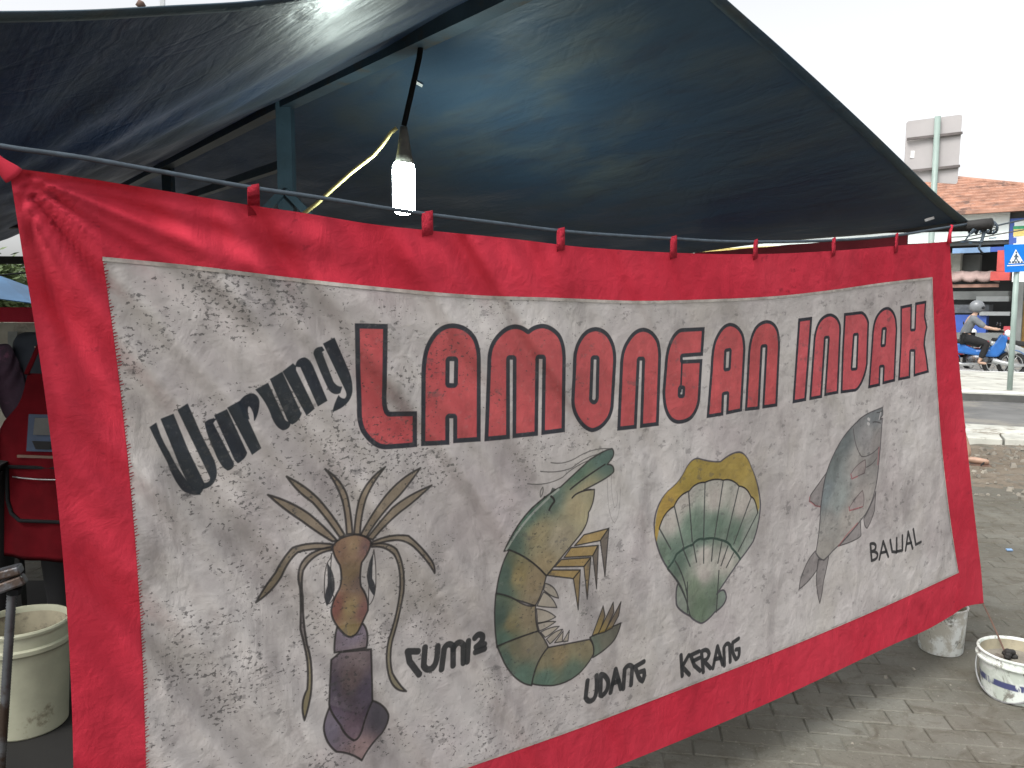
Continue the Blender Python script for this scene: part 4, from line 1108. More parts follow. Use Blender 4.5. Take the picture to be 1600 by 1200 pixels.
art('M495,862 Q560,830 628,800 Q615,860 585,890 Q550,925 508,948 Q520,900 495,862Z', 'p', [(560, 880, (98, 100, 84)), (610, 830, (84, 84, 72)), (520, 910, (84, 100, 84))], .9, 3)
for d in ('M505,855 L552,728 L560,770 L535,845Z', 'M530,848 L595,712 L598,755 L560,838Z', 'M560,838 L628,710 L618,770 L590,822Z'): art(d, 'p', [(520, 840, (150, 128, 58)), (600, 730, (92, 78, 60))], .85, 2.4)
for d in ('M312,598 L335,575 L455,575 L425,612Z', 'M345,562 L375,530 L500,522 L470,560Z', 'M385,522 L415,480 L530,470 L508,515Z', 'M430,472 L470,425 L575,398 L540,450Z'): art(d, 'p', (158, 132, 66), .85, 2.6)
for d in ('M425,612 L455,575 L446,745Z', 'M470,562 L500,522 L484,700Z', 'M508,515 L532,470 L524,655Z', 'M540,450 L577,396 L560,605Z'): art(d, 'p', [(440, 600, (146, 124, 72)), (560, 560, (76, 66, 58))], .85, 2.4)
for d in ('M305,632 Q350,640 362,695 Q330,690 298,660Z', 'M298,668 Q340,690 355,735 Q310,735 270,728Z', 'M268,740 Q320,745 350,775 Q310,800 272,800Z', 'M272,805 Q320,790 350,795 Q310,825 280,835Z', 'M285,840 Q330,815 365,815 Q330,850 305,862Z', 'M310,870 Q350,830 380,828 Q350,870 325,890Z', 'M345,885 Q370,850 382,835 L378,880Z', 'M380,880 L408,832 L402,878Z'):
    art(d, 'p', (150, 142, 120), .6, 2.2)
# shell ------------------------------------------------------------
art('M66,420 Q70,330 130,265 Q190,220 215,160 Q240,112 270,110 Q340,130 378,125 Q430,80 465,80 Q500,85 520,150 Q560,230 565,330 Q560,420 530,500 Q490,560 470,582 L360,745 Q400,700 405,760 Q400,800 350,830 Q310,880 285,882 Q250,870 235,848 Q175,820 170,790 Q165,720 180,690 L130,625 Q70,540 66,420Z', 'k',
    [(200, 300, (182, 178, 170)), (350, 300, (182, 178, 170)), (480, 320, (182, 178, 170)), (140, 400, (182, 178, 170)), (110, 580, (84, 112, 92)), (250, 430, (80, 112, 92)), (350, 430, (76, 108, 88)), (440, 470, (82, 112, 94)), (300, 470, (70, 106, 88)), (520, 470, (140, 152, 142)), (170, 570, (70, 104, 86)), (300, 560, (182, 178, 170)), (400, 580, (182, 178, 170)), (300, 640, (182, 178, 170)), (290, 800, (72, 100, 72)), (250, 720, (110, 132, 106)), (340, 760, (78, 104, 80)), (190, 780, (126, 140, 128)), (390, 770, (116, 134, 122))], .85, 4, (66, 62, 72))
fill('M70,470 Q68,330 130,265 Q190,220 215,160 Q240,114 270,113 Q340,133 378,128 Q430,84 465,84 Q500,88 520,150 Q558,230 560,340 L552,360 Q540,290 520,290 Q500,240 465,240 Q430,200 390,212 Q350,200 305,222 Q260,220 232,262 Q180,280 160,335 Q110,360 90,440 L78,500Z', 'k', [(100, 330, (166, 138, 62)), (250, 180, (156, 136, 58)), (450, 140, (160, 138, 66)), (540, 270, (162, 144, 80)), (300, 160, (148, 128, 56))], .92)
stroke('M552,365 Q540,290 520,290 Q500,240 465,240 Q430,200 390,212 Q350,200 305,222 Q260,220 232,262 Q180,280 160,335 Q110,360 90,440', 'k', 3, OL)
stroke('M130,625 Q160,590 170,560 Q210,525 245,515 Q270,480 300,488 Q340,478 380,492 Q420,500 430,530 Q460,560 470,582', 'k', 5, (52, 74, 66))
for d in ('M92,440 L145,535', 'M162,338 L205,525', 'M228,270 L245,500', 'M305,225 L298,480', 'M390,215 L350,475', 'M463,243 L405,490', 'M520,295 L440,510', 'M550,368 L460,545', 'M165,590 Q210,660 222,760', 'M200,530 L235,615', 'M250,510 L265,595', 'M300,492 L298,600', 'M345,485 L335,590', 'M385,495 L365,600', 'M412,520 L380,612', 'M440,550 L405,620', 'M180,690 Q210,730 235,848', 'M222,690 L222,830', 'M370,635 L358,830', 'M130,630 Q180,680 215,770'):
    stroke(d, 'k', 3.2, (58, 62, 62), .9)
# fish ------------------------------------------------------------
FG = [(250, 430, (92, 104, 104)), (330, 280, (86, 98, 100)), (400, 200, (116, 120, 122)), (480, 160, (104, 112, 116)), (450, 260, (150, 152, 152)), (400, 400, (158, 158, 154)), (300, 600, (140, 150, 148)), (230, 560, (110, 124, 128)), (420, 600, (164, 160, 156)), (250, 750, (152, 152, 148)), (230, 850, (150, 148, 142)), (350, 700, (164, 160, 154)), (500, 300, (134, 132, 130))]
for d in ('M240,460 Q190,530 155,580 L148,612 Q165,612 180,635 L208,640 Q215,560 240,460Z', 'M415,705 L418,790 Q400,815 300,845 Q360,790 415,705Z', 'M495,560 L488,660 Q470,720 450,752 Q435,750 432,700 Q470,640 495,560Z', 'M180,870 Q130,920 100,1030 L95,1070 Q150,1030 190,965 L200,910Z', 'M195,915 L185,1000 Q185,1080 203,1142 Q215,1100 222,1030 Q240,960 250,895 L220,915Z'):
    art(d, 'f', (128, 124, 124), .8, 3, (70, 68, 70))
art('M530,123 L500,135 Q430,160 400,195 Q330,260 295,330 Q240,430 225,520 Q205,640 205,700 Q200,780 182,880 Q200,915 225,918 Q250,895 270,870 Q350,800 440,680 Q490,600 505,470 Q520,330 525,230 L530,180 L515,185 L532,160Z', 'f', FG, .88, 3.4, (74, 72, 76))
stroke('M378,235 Q385,330 420,378 Q460,385 512,330', 'f', 2.4, (80, 76, 78), .9); stroke('M445,435 Q480,420 500,385', 'f', 2.2, (80, 76, 78), .8)
for d in ('M365,470 Q390,420 440,395 Q445,430 435,465 Q400,480 370,495 Z', 'M355,650 Q380,600 425,555 Q440,600 428,640 Q390,655 358,660Z'): art(d, 'f', (160, 152, 150), .8, 2.2, (96, 84, 86))
for d in ('M365,470 L370,495 L400,482', 'M355,640 L358,660 L425,640', 'M150,590 L150,612 L180,635 L205,640', 'M300,845 L340,790 L400,725', 'M512,330 L505,420'): stroke(d, 'f', 3.4, (176, 92, 98), .6)
for x, y in ((455, 182), (453, 206)): stroke(f'M{x},{y} L{x+6},{y+4}', 'f', 7, (196, 196, 196), .9)
stroke('M480,200 Q500,195 520,205', 'f', 2.4, (70, 68, 70)); stroke('M500,150 Q520,150 528,140', 'f', 2.4, (70, 68, 70)); stroke('M520,150 L512,185', 'f', 4, (190, 190, 190))
# captions ---------------------------------------------------------
REG['c'] = (1.0, 0, 0)
CK = (26, 29, 34)
def cap(ds, reg, w=8.0):
    for d in ds: stroke(d, reg, w, CK, .95)
cap(('M653,1018 L637,1018 L640,1034 L655,1054', 'M664,1012 L662,1040 Q666,1050 676,1044 Q684,1036 684,1010', 'M690,1046 L694,1014 Q700,1002 708,1010 L708,1040', 'M708,1014 Q716,998 724,1008 L724,1036', 'M732,1002 L730,1034', 'M742,997 Q748,988 754,994 Q756,1002 744,1011 L757,1007', 'M743,1019 L757,1014'), 'c', 11)
cap(('M918,1064 L915,1090 Q920,1100 928,1092 Q934,1084 932,1056', 'M939,1054 L938,1086 L941,1087 Q952,1078 950,1064 Q946,1054 939,1054', 'M954,1082 L962,1046 L970,1076', 'M957,1068 L967,1064', 'M974,1076 L976,1046 Q982,1036 988,1042 L986,1070', 'M1006,1034 L992,1042 L996,1052 Q998,1062 1004,1064 Q1008,1056 1006,1048 L1000,1050'), 'c', 10.5)
cap(('M1064,1024 L1066,1056', 'M1076,1024 L1066,1042 L1077,1054', 'M1092,1018 L1079,1024 L1085,1040 L1094,1048', 'M1083,1033 L1093,1028', 'M1099,1050 L1096,1018 Q1106,1012 1108,1022 Q1106,1032 1099,1032 L1110,1044', 'M1114,1044 L1121,1010 L1129,1038', 'M1117,1030 L1126,1028', 'M1132,1040 L1131,1012 Q1136,1002 1140,1008 L1141,1034', 'M1154,998 L1145,1004 Q1142,1018 1150,1030 Q1156,1028 1155,1014 L1150,1015'), 'c', 10)
cap(('M1360,850 L1362,876 Q1372,874 1371,866 Q1369,861 1361,862 Q1370,860 1368,852 Q1366,848 1360,850', 'M1374,874 L1380,846 L1388,870', 'M1377,864 L1385,862', 'M1391,844 L1394,862 L1401,863 L1401,841', 'M1401,862 L1410,860 L1410,837', 'M1415,860 L1419,831 L1426,857', 'M1417,850 L1424,848', 'M1427,827 L1431,851 L1439,847'), 'c', 8)

img = bpy.data.images.new('banner_print', Wp, Hp, alpha=True)
buf = np.empty((Hp, Wp, 4), np.float32); buf[..., :3] = np.clip(RGB, 0, 1); buf[..., 3] = np.clip(ALP, 0, 1)
img.alpha_mode = 'CHANNEL_PACKED'
img.pixels.foreach_set(buf.ravel()); img.update(); img.pack()

def cloth_mat(name, white):
    m, nt, out = newmat(name); g = G(nt)
    c = g.coord('UV')                                     # metres
    big = g.noise(c, 1.6, 5, .6); mid = g.noise(g.mapping(c, rot=(0, 0, .5), scale=(1, .55, 1)), 6.5, 6, .62, .5)
    if white:
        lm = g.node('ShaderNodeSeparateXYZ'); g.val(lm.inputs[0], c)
        left = g.ramp(lm.outputs[0], .0, 2.2, 1.0, .18)       # left end: more mould, and its weaker light painted as darker mottle
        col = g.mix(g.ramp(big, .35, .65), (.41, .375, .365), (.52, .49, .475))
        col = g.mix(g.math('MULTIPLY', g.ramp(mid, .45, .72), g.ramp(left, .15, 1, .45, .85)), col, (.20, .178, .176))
        hue = g.noise(g.mapping(c, loc=(6, 2, 0)), 2.6, 4, .6)
        col = g.mix(g.ramp(hue, .5, .72, 0, .35), col, (.33, .27, .285)); col = g.mix(g.ramp(hue, .5, .3, 0, .3), col, (.36, .33, .27))
        fine = g.noise(g.mapping(c, scale=(1, 1, 1)), 24, 6, .65)
        col = g.mix(g.ramp(fine, .52, .72, 0, .34), col, (.20, .185, .178))
        im = g.node('ShaderNodeTexImage', image=img, interpolation='Linear', extension='CLIP')
        mp = g.mapping(c, scale=(1 / (S1 - S0), 1 / (T1 - T0), 1), loc=(-S0 / (S1 - S0), -T0 / (T1 - T0), 0))
        # brush edges wander a little with the weave
        g.val(im.inputs['Vector'], mp)
        wear = g.ramp(g.noise(c, 60, 4, .7), .25, .45, .88, 1.0)
        inkb = g.mix(1.0, im.outputs['Color'], (1.0, .97, .95), 'MULTIPLY')
        inkc = g.mix(g.ramp(mid, .4, .75, 0, .5), inkb, (.62, .58, .60), 'MULTIPLY')
        inkc = g.mix(g.ramp(fine, .35, .75, 0, .6), inkc, (.66, .64, .66), 'MULTIPLY')
        col = g.mix(g.math('MULTIPLY', im.outputs['Alpha'], wear), col, inkc)
        # mould specks in clusters
        cl = g.noise(g.mapping(c, loc=(3, 8, 0)), 5.5, 6, .75)
        clm = g.ramp(cl, .38, .60)
        sp1 = g.noise(g.mapping(c, scale=(.75, 1, 1)), 135, 3, .62)
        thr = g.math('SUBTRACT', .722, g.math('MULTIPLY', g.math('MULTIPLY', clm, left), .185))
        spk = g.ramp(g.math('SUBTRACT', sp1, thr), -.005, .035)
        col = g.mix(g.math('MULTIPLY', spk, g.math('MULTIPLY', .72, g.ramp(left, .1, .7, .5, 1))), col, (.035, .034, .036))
        sp2 = g.noise(g.mapping(c, scale=(.7, 1, 1), loc=(7, 3, 0)), 38, 3, .6)
        spk2 = g.ramp(g.math('SUBTRACT', sp2, g.math('SUBTRACT', .72, g.math('MULTIPLY', clm, .14))), -.01, .05)
        col = g.mix(g.math('MULTIPLY', spk2, .4), col, (.07, .068, .07))
        tc = (.4, .38, .36)
    else:
        col = g.mix(g.ramp(big, .35, .65), (.45, .024, .046), (.52, .038, .064))
        col = g.mix(g.ramp(mid, .5, .8, 0, .6), col, (.22, .014, .026))
        sp = g.noise(g.mapping(c, scale=(.7, 1, 1)), 30, 4, .65)
        cl = g.noise(g.mapping(c, loc=(1, 4, 0)), 3.5, 3, .6)
        col = g.mix(g.math('MULTIPLY', g.ramp(g.math('ADD', sp, g.math('MULTIPLY', cl, .5)), .90, 1.0), .5), col, (.12, .012, .022))
        tc = (.5, .03, .04)
    weave = g.noise(c, 900, 2, .5)
    cre = g.noise(g.mapping(c, rot=(0, 0, .6), scale=(1, .6, 1)), 13, 6, .6, .7)
    cre2 = g.noise(g.mapping(c, rot=(0, 0, -.4), scale=(.7, 1, 1)), 34, 4, .55, .4)
    h = g.math('ADD', g.math('MULTIPLY', cre, .8), g.math('ADD', g.math('MULTIPLY', cre2, .35), g.math('MULTIPLY', weave, .03)))
    nrm = g.bump(h, .75, .010)
    b = g.bsdf(col, .88, .15, normal=nrm)
    tr = g.node('ShaderNodeBsdfTranslucent'); g.val(tr.inputs['Color'], tc); g.val(tr.inputs['Normal'], nrm)
    mx = g.node('ShaderNodeMixShader'); mx.inputs[0].default_value = .12
    nt.links.new(b, mx.inputs[1]); nt.links.new(tr.outputs[0], mx.inputs[2]); nt.links.new(mx.outputs[0], out.inputs[0])
    return m
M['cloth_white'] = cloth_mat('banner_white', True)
M['cloth_red'] = cloth_mat('banner_red', False)
M['hem'] = simple('hem', (.36, .33, .30), .9, nscale=30, var=.3)
M['thread'] = simple('thread', (.22, .02, .03), .9)

mid = px_st(800, 900)
banner = empty('banner', st_to_p(1.4, 0)[()] if False else V(st_to_p(np.array(1.4), np.array(0.0)).reshape(3)), 'hand painted white cloth banner with red border reading WARUNG LAMONGAN INDAH above seafood pictures', 'banner')
def cloth_patch(name, seg, v0, v1, nv, mat, off=0.0):
    vv = np.linspace(v0, v1, nv + 1)
    ST = np.stack([level(seg, v) for v in vv], 0)          # nv+1, na+1, 2
    Wd = wrinkle(ST) + off
    P = relief(ST[..., 0], ST[..., 1], Wd)
    nu = ST.shape[1] - 1
    fs = [(i * (nu + 1) + j, i * (nu + 1) + j + 1, (i + 1) * (nu + 1) + j + 1, (i + 1) * (nu + 1) + j) for i in range(nv) for j in range(nu)]
    o = mesh_obj(name, P.reshape(-1, 3), fs, mat, banner, True)
    uv = o.data.uv_layers.new(name='UVMap'); idx = np.zeros(len(o.data.loops), dtype=np.int32); o.data.loops.foreach_get('vertex_index', idx)
    uv.data.foreach_set('uv', ST.reshape(-1, 2)[idx].astype(np.float32).ravel())
    return o
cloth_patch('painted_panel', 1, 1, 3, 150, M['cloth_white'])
cloth_patch('border_strip', 1, 3, 4, 20, M['cloth_red'])
cloth_patch('border_strip', 1, 0, 1, 16, M['cloth_red'])
# side strips run full height
def side_strip(seg, off=0.0):
    vv = np.r_[np.linspace(0, 1, 17)[:-1], np.linspace(1, 3, 151)[:-1], np.linspace(3, 4, 21)]
    ST = np.stack([level(seg, v) for v in vv], 0); P = relief(ST[..., 0], ST[..., 1], wrinkle(ST) + off)
    nu = ST.shape[1] - 1; nv = len(vv) - 1
    fs = [(i * (nu + 1) + j, i * (nu + 1) + j + 1, (i + 1) * (nu + 1) + j + 1, (i + 1) * (nu + 1) + j) for i in range(nv) for j in range(nu)]
    o = mesh_obj('border_strip', P.reshape(-1, 3), fs, M['cloth_red'], banner, True)
    uv = o.data.uv_layers.new(name='UVMap'); idx = np.zeros(len(o.data.loops), dtype=np.int32); o.data.loops.foreach_get('vertex_index', idx)
    uv.data.foreach_set('uv', (ST.reshape(-1, 2)[idx] + [5, 2]).astype(np.float32).ravel())
side_strip(0); side_strip(2)
# seam ribbons proud of the cloth
def ribbon(name, st, wid, mat, off=.0022):
    d = np.gradient(st, axis=0); d /= np.linalg.norm(d, axis=1)[:, None]; nrm = np.stack([-d[:, 1], d[:, 0]], 1)
    a = st + nrm * wid / 2; b = st - nrm * wid / 2
    ST = np.stack([b, a], 1); P = relief(ST[..., 0], ST[..., 1], wrinkle(ST) + off); n = len(st)
    o = mesh_obj(name, P.reshape(-1, 3), [(2 * i, 2 * i + 2, 2 * i + 3, 2 * i + 1) for i in range(n - 1)], mat, banner, True)
    return o
ribbon('seam', level(1, 3.0) - [0, .004], .007, M['hem'])
ribbon('seam', level(1, 1.0) + [0, .004], .0055, M['hem'])
vs_ = [level(1, v) for v in np.linspace(1, 3, 400)]
leftline = np.array([v[0] for v in vs_]); rightline = np.array([v[-1] for v in vs_])
ribbon('seam', rightline - [.002, 0], .004, M['hem'])
# visible hand stitching down the left seam
sm_ = MB()
for i in range(0, 399, 2):
    a = leftline[i]; w = .0045 + rng.uniform(-.003, .003)
    ST = np.array([[a[0] - .001, a[1] - .0014], [a[0] + w, a[1] - .0004 + .002], [a[0] + w, a[1] + .0012 + .002], [a[0] - .001, a[1] + .0014]])
    sm_.add(relief(ST[:, 0], ST[:, 1], wrinkle(ST[None])[0] + .0018), [(0, 1, 2, 3)])
so2 = sm_.build('stitching', M['thread'], banner); so2['kind'] = 'stuff'
# loops over the rope
ROPE = [(-260, 165), (0, 228), (120, 245), (250, 268), (397, 294), (500, 309), (600, 325), (668, 335), (780, 349), (876, 361), (980, 369), (1052, 373), (1120, 377), (1180, 378), (1240, 377.5), (1302, 375.5), (1400, 368), (1450, 360), (1512, 350)]
ra_ = np.array(ROPE, float)
ropeP = bp(ra_[:, 0], ra_[:, 1], .004)
ropeC = smooth_curve(ropeP, 160)
rope = tag(MB().tube(ropeC, .0046, 8).build('rope', M['rope_dark'], None, True), 'dark rope strung along the top of the banner through its red loops', 'rope')
def rope_z(s):
    ss = (ropeC - A0) @ Bd; i = int(np.argmin(abs(ss - s))); return ropeC[i]
for (lx, ya, yb, w), s in zip(LOOPS, LOOP_S):
    c = rope_z(s); wm = w * c[1] / F / Bd[0] * .80
    ws = wm * (.98 if w > 10 else 1.1)
    zb = px_st(lx, yb)[1]; wf = float(wrinkle(np.array([[[s, zb]]]))[0, 0])
    prof = [(wf + .004, zb), (wf + .006, zb + .03), (.0085, c[2] - .012), (.008, c[2] + .004), (.003, c[2] + .0065), (-.005, c[2] + .004), (-.006, c[2] - .02), (wf - .004, zb + .01)]
    inner = [(a - .0018 if k < 4 else a + .0015, z - (.002 if 2 < k < 6 else 0)) for k, (a, z) in enumerate(prof)]
    m = MB(); n = len(prof); vs = []
    for t in (-.5, .5):
        tw = .006 * t
        for k, (a, z) in enumerate(prof): vs.append(relief(np.array(s + ws * t), np.array(z + tw), np.array(a)).reshape(3))
    m.add(vs, [(k, k + 1, n + k + 1, n + k) for k in range(n - 1)])
    o = m.build('loop', M['cloth_red'], banner, True); o.modifiers.new('s', 'SOLIDIFY').thickness = .0016
    o.data.uv_layers.new(name='UVMap')
# gathered tie at the top-left corner and top-right knot
k0 = [bp(22, 275, .012), bp(4, 259, .016), bp(-20, 243, .014), bp(-60, 212, .01)]
MB().tube(smooth_curve(k0, 14), [.017, .016, .014, .012, .011, .012, .014, .012, .010, .010, .010, .010, .010, .010], 10).build('corner_tie', M['cloth_red'], banner, True)
k1 = [bp(1483, 380, .006), bp(1484, 366, .008), bp(1487, 352, .006)]
MB().tube(k1, [.009, .006, .006], 8).build('corner_tie', M['cloth_red'], banner, True)
# string from the bottom right corner to the bucket

# knot and guy ropes at the tarp corner
def wob(pts, n=24): return smooth_curve(pts, n)
kn = MB()
c0 = cornR + np.array([.02, -.01, -.02])
for k in range(5):
    th = np.linspace(0, 2 * math.pi, 16); ax = np.array([.0 + k * .016, 0, 0])
    kn.tube([c0 + ax + np.array([.012 * math.sin(t + k), .025 * math.cos(t), .024 * math.sin(t)]) for t in th], .0045, 6, caps=False)
kn.tube([c0 + [.03, -.03, 0], c0 + [.01, -.04, -.06], c0 + [-.05, -.03, -.055], c0 + [-.02, -.035, -.01]], .0045, 6)
kn.tube([c0 + [.02, -.03, -.02], c0 + [.0, -.04, -.085], c0 + [.02, -.03, -.10]], .004, 6)
tag(kn.build('rope_knot', M['rope_dark'], None, True), 'dark rope knotted round the pole end at the tarp corner', 'rope')
g1_ = [bp(1512, 350, .004), atY(1560, 352, 3.25), atY(1600, 343, 3.4), atY(2300, 235, 5)]
tag(MB().tube(g1_, .0035, 6).build('guy_rope', M['rope_dark'], None, True), 'upper dark guy rope running right from the tarp corner knot', 'rope')
g2_ = [bp(1484, 379, .01), bp(1500, 377, .01), atY(1560, 366, 3.25), atY(1600, 359, 3.4), atY(2300, 262, 5)]
tag(MB().tube(g2_, .0026, 6).build('guy_rope', M['rope_thin'], None, True), 'thin lower guy rope running right from the banner top corner', 'rope')
g3_ = [bp(1484, 371, .008), atY(1530, 366, 3.2), atY(1556, 358, 3.25), bp(1530, 351, .01)]
tag(MB().tube(wob(g3_), .0022, 6).build('loose_cord', M['rope_thin'], None, True), 'thin loose cord looping between banner corner and pole end', 'rope')

# ================================================================== BUCKETS
def bucket_mat(name, base, splat, blue=False):
    m, nt, out = newmat(name); g = G(nt); c = g.coord('Object')
    n1 = g.noise(c, 9, 6, .65, .6); n2 = g.noise(g.mapping(c, scale=(1, 1, .5), loc=(3, 3, 3)), 16, 6, .7, .8); n3 = g.noise(c, 60, 4, .6)
    col = g.mix(g.ramp(n1, .42, .56), base, splat)
    col = g.mix(g.ramp(n2, .55, .63, 0, .85), col, (.13, .12, .095))
    col = g.mix(g.ramp(n3, .6, .7, 0, .5), col, (.10, .09, .07))
    if blue:
        sx = g.node('ShaderNodeSeparateXYZ'); g.val(sx.inputs[0], c)
        inz = g.math('MULTIPLY', g.ramp(sx.outputs[2], .030, .034), g.ramp(sx.outputs[2], .095, .091))
        inx = g.ramp(sx.outputs[0], .015, .019)
        iny = g.ramp(sx.outputs[1], .0, -.02)
        rag = g.ramp(g.noise(c, 40, 3, .6), .36, .42)
        f = g.math('MULTIPLY', g.math('MULTIPLY', inz, inx), g.math('MULTIPLY', iny, rag))
        col = g.mix(f, col, (.03, .05, .26))
        inz2 = g.math('MULTIPLY', g.ramp(sx.outputs[2], .055, .06), g.ramp(sx.outputs[2], .085, .08))
        f2 = g.math('MULTIPLY', g.math('MULTIPLY', inz2, g.ramp(sx.outputs[0], -.04, -.05)), g.ramp(n2, .42, .48))
        col = g.mix(f2, col, (.06, .07, .16))
    nt.links.new(g.bsdf(col, .5, .4, normal=g.bump(n2, .25, .004)), out.inputs[0]); return m
M['pail_a'] = bucket_mat('pail_blue_label', (.48, .53, .47), (.66, .70, .66), True)
M['pail_b'] = bucket_mat('pail_splashed', (.45, .43, .37), (.72, .74, .71))
M['pail_c'] = simple('pail_cream', (.38, .38, .28), .55, nscale=6, var=.15, dirt=(.20, .18, .12), dirt_amt=.12, bump=.1)
M['pail_inside'] = simple('pail_inside', (.30, .27, .19), .7, nscale=10, dirt=(.12, .10, .07), dirt_amt=.6)
def bucket(loc, rb, rt, h, mat, label, ring=True, filled=None, bail=0.0, rimmat=None, group='buckets holding the stall down'):
    o = empty('bucket', loc, label, 'bucket', group)
    pf = [(0, 0), (rb * .96, 0), (rb, .006), (rb + (rt - rb) * .78, h * .78)]
    if ring: pf += [(rt * 1.02, h * .785), (rt * 1.055, h * .80), (rt * 1.055, h * .835), (rt * 1.0, h * .85)]
    pf += [(rt * .985, h * .96)]
    es = MB().lathe(pf, 48).build('shell', mat, o, True, False).modifiers.new('e', 'EDGE_SPLIT'); es.split_angle = R(28)
    rim = [(rt * .985, h * .955), (rt * 1.03, h * .962), (rt * 1.035, h * .985), (rt * 1.01, h), (rt * .97, h), (rt * .955, h * .98), (rt * .95, h * .94)]
    es = MB().lathe(rim, 48).build('rim', rimmat or mat, o, True, False).modifiers.new('e', 'EDGE_SPLIT'); es.split_angle = R(35)
    MB().lathe([(rt * .95, h * .945), (rb * .95, .02), (0, .02)], 48).build('inside', M['pail_inside'], o, True, False)
    if filled:
        f = MB(); vs = []; n = 22
        vs.append((0, 0, h * filled + .01))
        rf = (rb + (rt - rb) * filled) * .95
        for r in (.35, .7, 1.0):
            for j in range(n):
                a = 2 * math.pi * j / n; vs.append((rf * r * math.cos(a), rf * r * math.sin(a), h * filled + rng.normal(0, .005) * (1.1 - r)))
        f.add(vs, [(0, 1 + j, 1 + (j + 1) % n) for j in range(n)] + [(1 + k * n + j, 1 + (k + 1) * n + j, 1 + (k + 1) * n + (j + 1) % n, 1 + k * n + (j + 1) % n) for k in (0, 1) for j in range(n)])
        f.build('contents', M['cement'], o, True, False)
        if filled > .6:
            lump = MB()
            for k in range(9): lump.ellipsoid((-.02 + rng.normal(0, .016), .02 + rng.normal(0, .012), h * filled + .012 + rng.uniform(0, .03)), (.014, .012, .011), 7, 5)
            lump.build('tied_stone', M['wood_dark'], o, True, False)
    if bail:
        pts = []
        for t in np.linspace(0, math.pi, 22):
            pts.append(Vector((-rt * 1.08 * math.cos(t), 0, 0)) + Vector((0, -math.sin(t) * rt * 1.35 * math.cos(bail), -math.sin(t) * rt * 1.35 * math.sin(bail))) + Vector((0, 0, h * .82)))
        rz = Matrix.Rotation(R(-62), 3, 'Z')
        MB().tube([rz @ p for p in pts], .0035, 6).build('handle', M['metal_grey'], o, True, False)
    return o
def bk(px, yf, r):
    f = atZ(px, yf, 0); q = atZ(px, yf, 0) * 0; Yc_ = f[1] + r; return np.array([(px - CX) / F * (Yc_ * math.cos(PITCH) + (CAMZ - .1) * math.sin(PITCH)), Yc_, 0])
bR = bk(1590, 1111, .125)
bucket((bR[0], bR[1], .006), .118, .137, .175, M['pail_a'], 'squat white paint pail with torn blue label, string tied into it at the right edge', True, .72, .9)
bM = bk(1471, 1030, .09)
bucket((bM[0], bM[1], .006), .088, .098, .205, M['pail_b'], 'small paint splashed white pail half hidden under the banner right end', False, .7)
bLf = bk(42, 1167, .13)
bucket((bLf[0], bLf[1], .013), .128, .150, .385, M['pail_c'], 'tall cream plastic bucket behind the left edge of the banner', True, None)
# the string to the bucket
cor = bp(1536, 943)
st_ = [cor, (cor + np.array([bR[0] - .03, bR[1] + .03, .15])) / 2 + [0, 0, .005], np.array([bR[0] - .03, bR[1] + .03, .15])]
tag(MB().tube(smooth_curve(st_, 12), .0035, 6).build('tie_string', M['sandal'], None, True), 'brown string tying the banner bottom corner down to the pail', 'string')

# threaded rod with clamp at bottom left
rt0, rb0 = atY(19, 918, 1.75), atY(-2, 1250, 1.75)
dirr = (rb0 - rt0) / np.linalg.norm(rb0 - rt0)
rodroot = empty('clamp_rod', (rb0[0], rb0[1], 0), 'grey threaded steel rod with clamp head standing in front of the cream bucket', 'rod')
L2 = rt0[2] / -dirr[2]
pts = []; rr = []
for i in range(int(L2 / .0035)):
    pts.append(rt0 + dirr * i * .0035); rr.append(.0105 if i % 2 else .0088)
MB().tube(pts, rr, 12).build('rod', M['metal'], rodroot, True)
hd = atY(20, 900, 1.75)
MB().box(hd + [-.008, 0, .010], (.052, .05, .020), Matrix.Rotation(R(-12), 3, 'Y') @ Matrix.Rotation(.4, 3, 'Z'), .92).build('clamp_jaw', M['metal'], rodroot, False, True, .004)
MB().box(hd + [-.002, 0, -.016], (.056, .045, .024), Matrix.Rotation(R(-18), 3, 'Y') @ Matrix.Rotation(.4, 3, 'Z'), .9).build('clamp_jaw', M['metal'], rodroot, False, True, .005)
MB().tube([hd + [.002, 0, -.028], hd + [.001, 0, -.042]], .015, 6).build('nut', M['cable_black'], rodroot)

# ================================================================== BEHIND THE STALL (left gap) AND SIDE BANNER
# maroon side cloth under the right eave
sc_ = []
for i in range(25):
    t = i / 24; x = 1416 - 330 * t; ytop = 367 + 28 * t
    p = onplane(x, ytop, cornR + en * -.10, en)
    for j in range(9):
        sc_.append(p - np.array([0, 0, .95 * j / 8]) + en * .012 * math.sin(i * 1.3 + j * .3))
tag(mesh_obj('side_cloth', sc_, [(i * 9 + j, (i + 1) * 9 + j, (i + 1) * 9 + j + 1, i * 9 + j + 1) for i in range(24) for j in range(8)], M['maroon'], None, True).modifiers.new('s', 'SOLIDIFY').id_data,
    'dark red cloth hanging under the right eave just behind the banner', 'cloth')
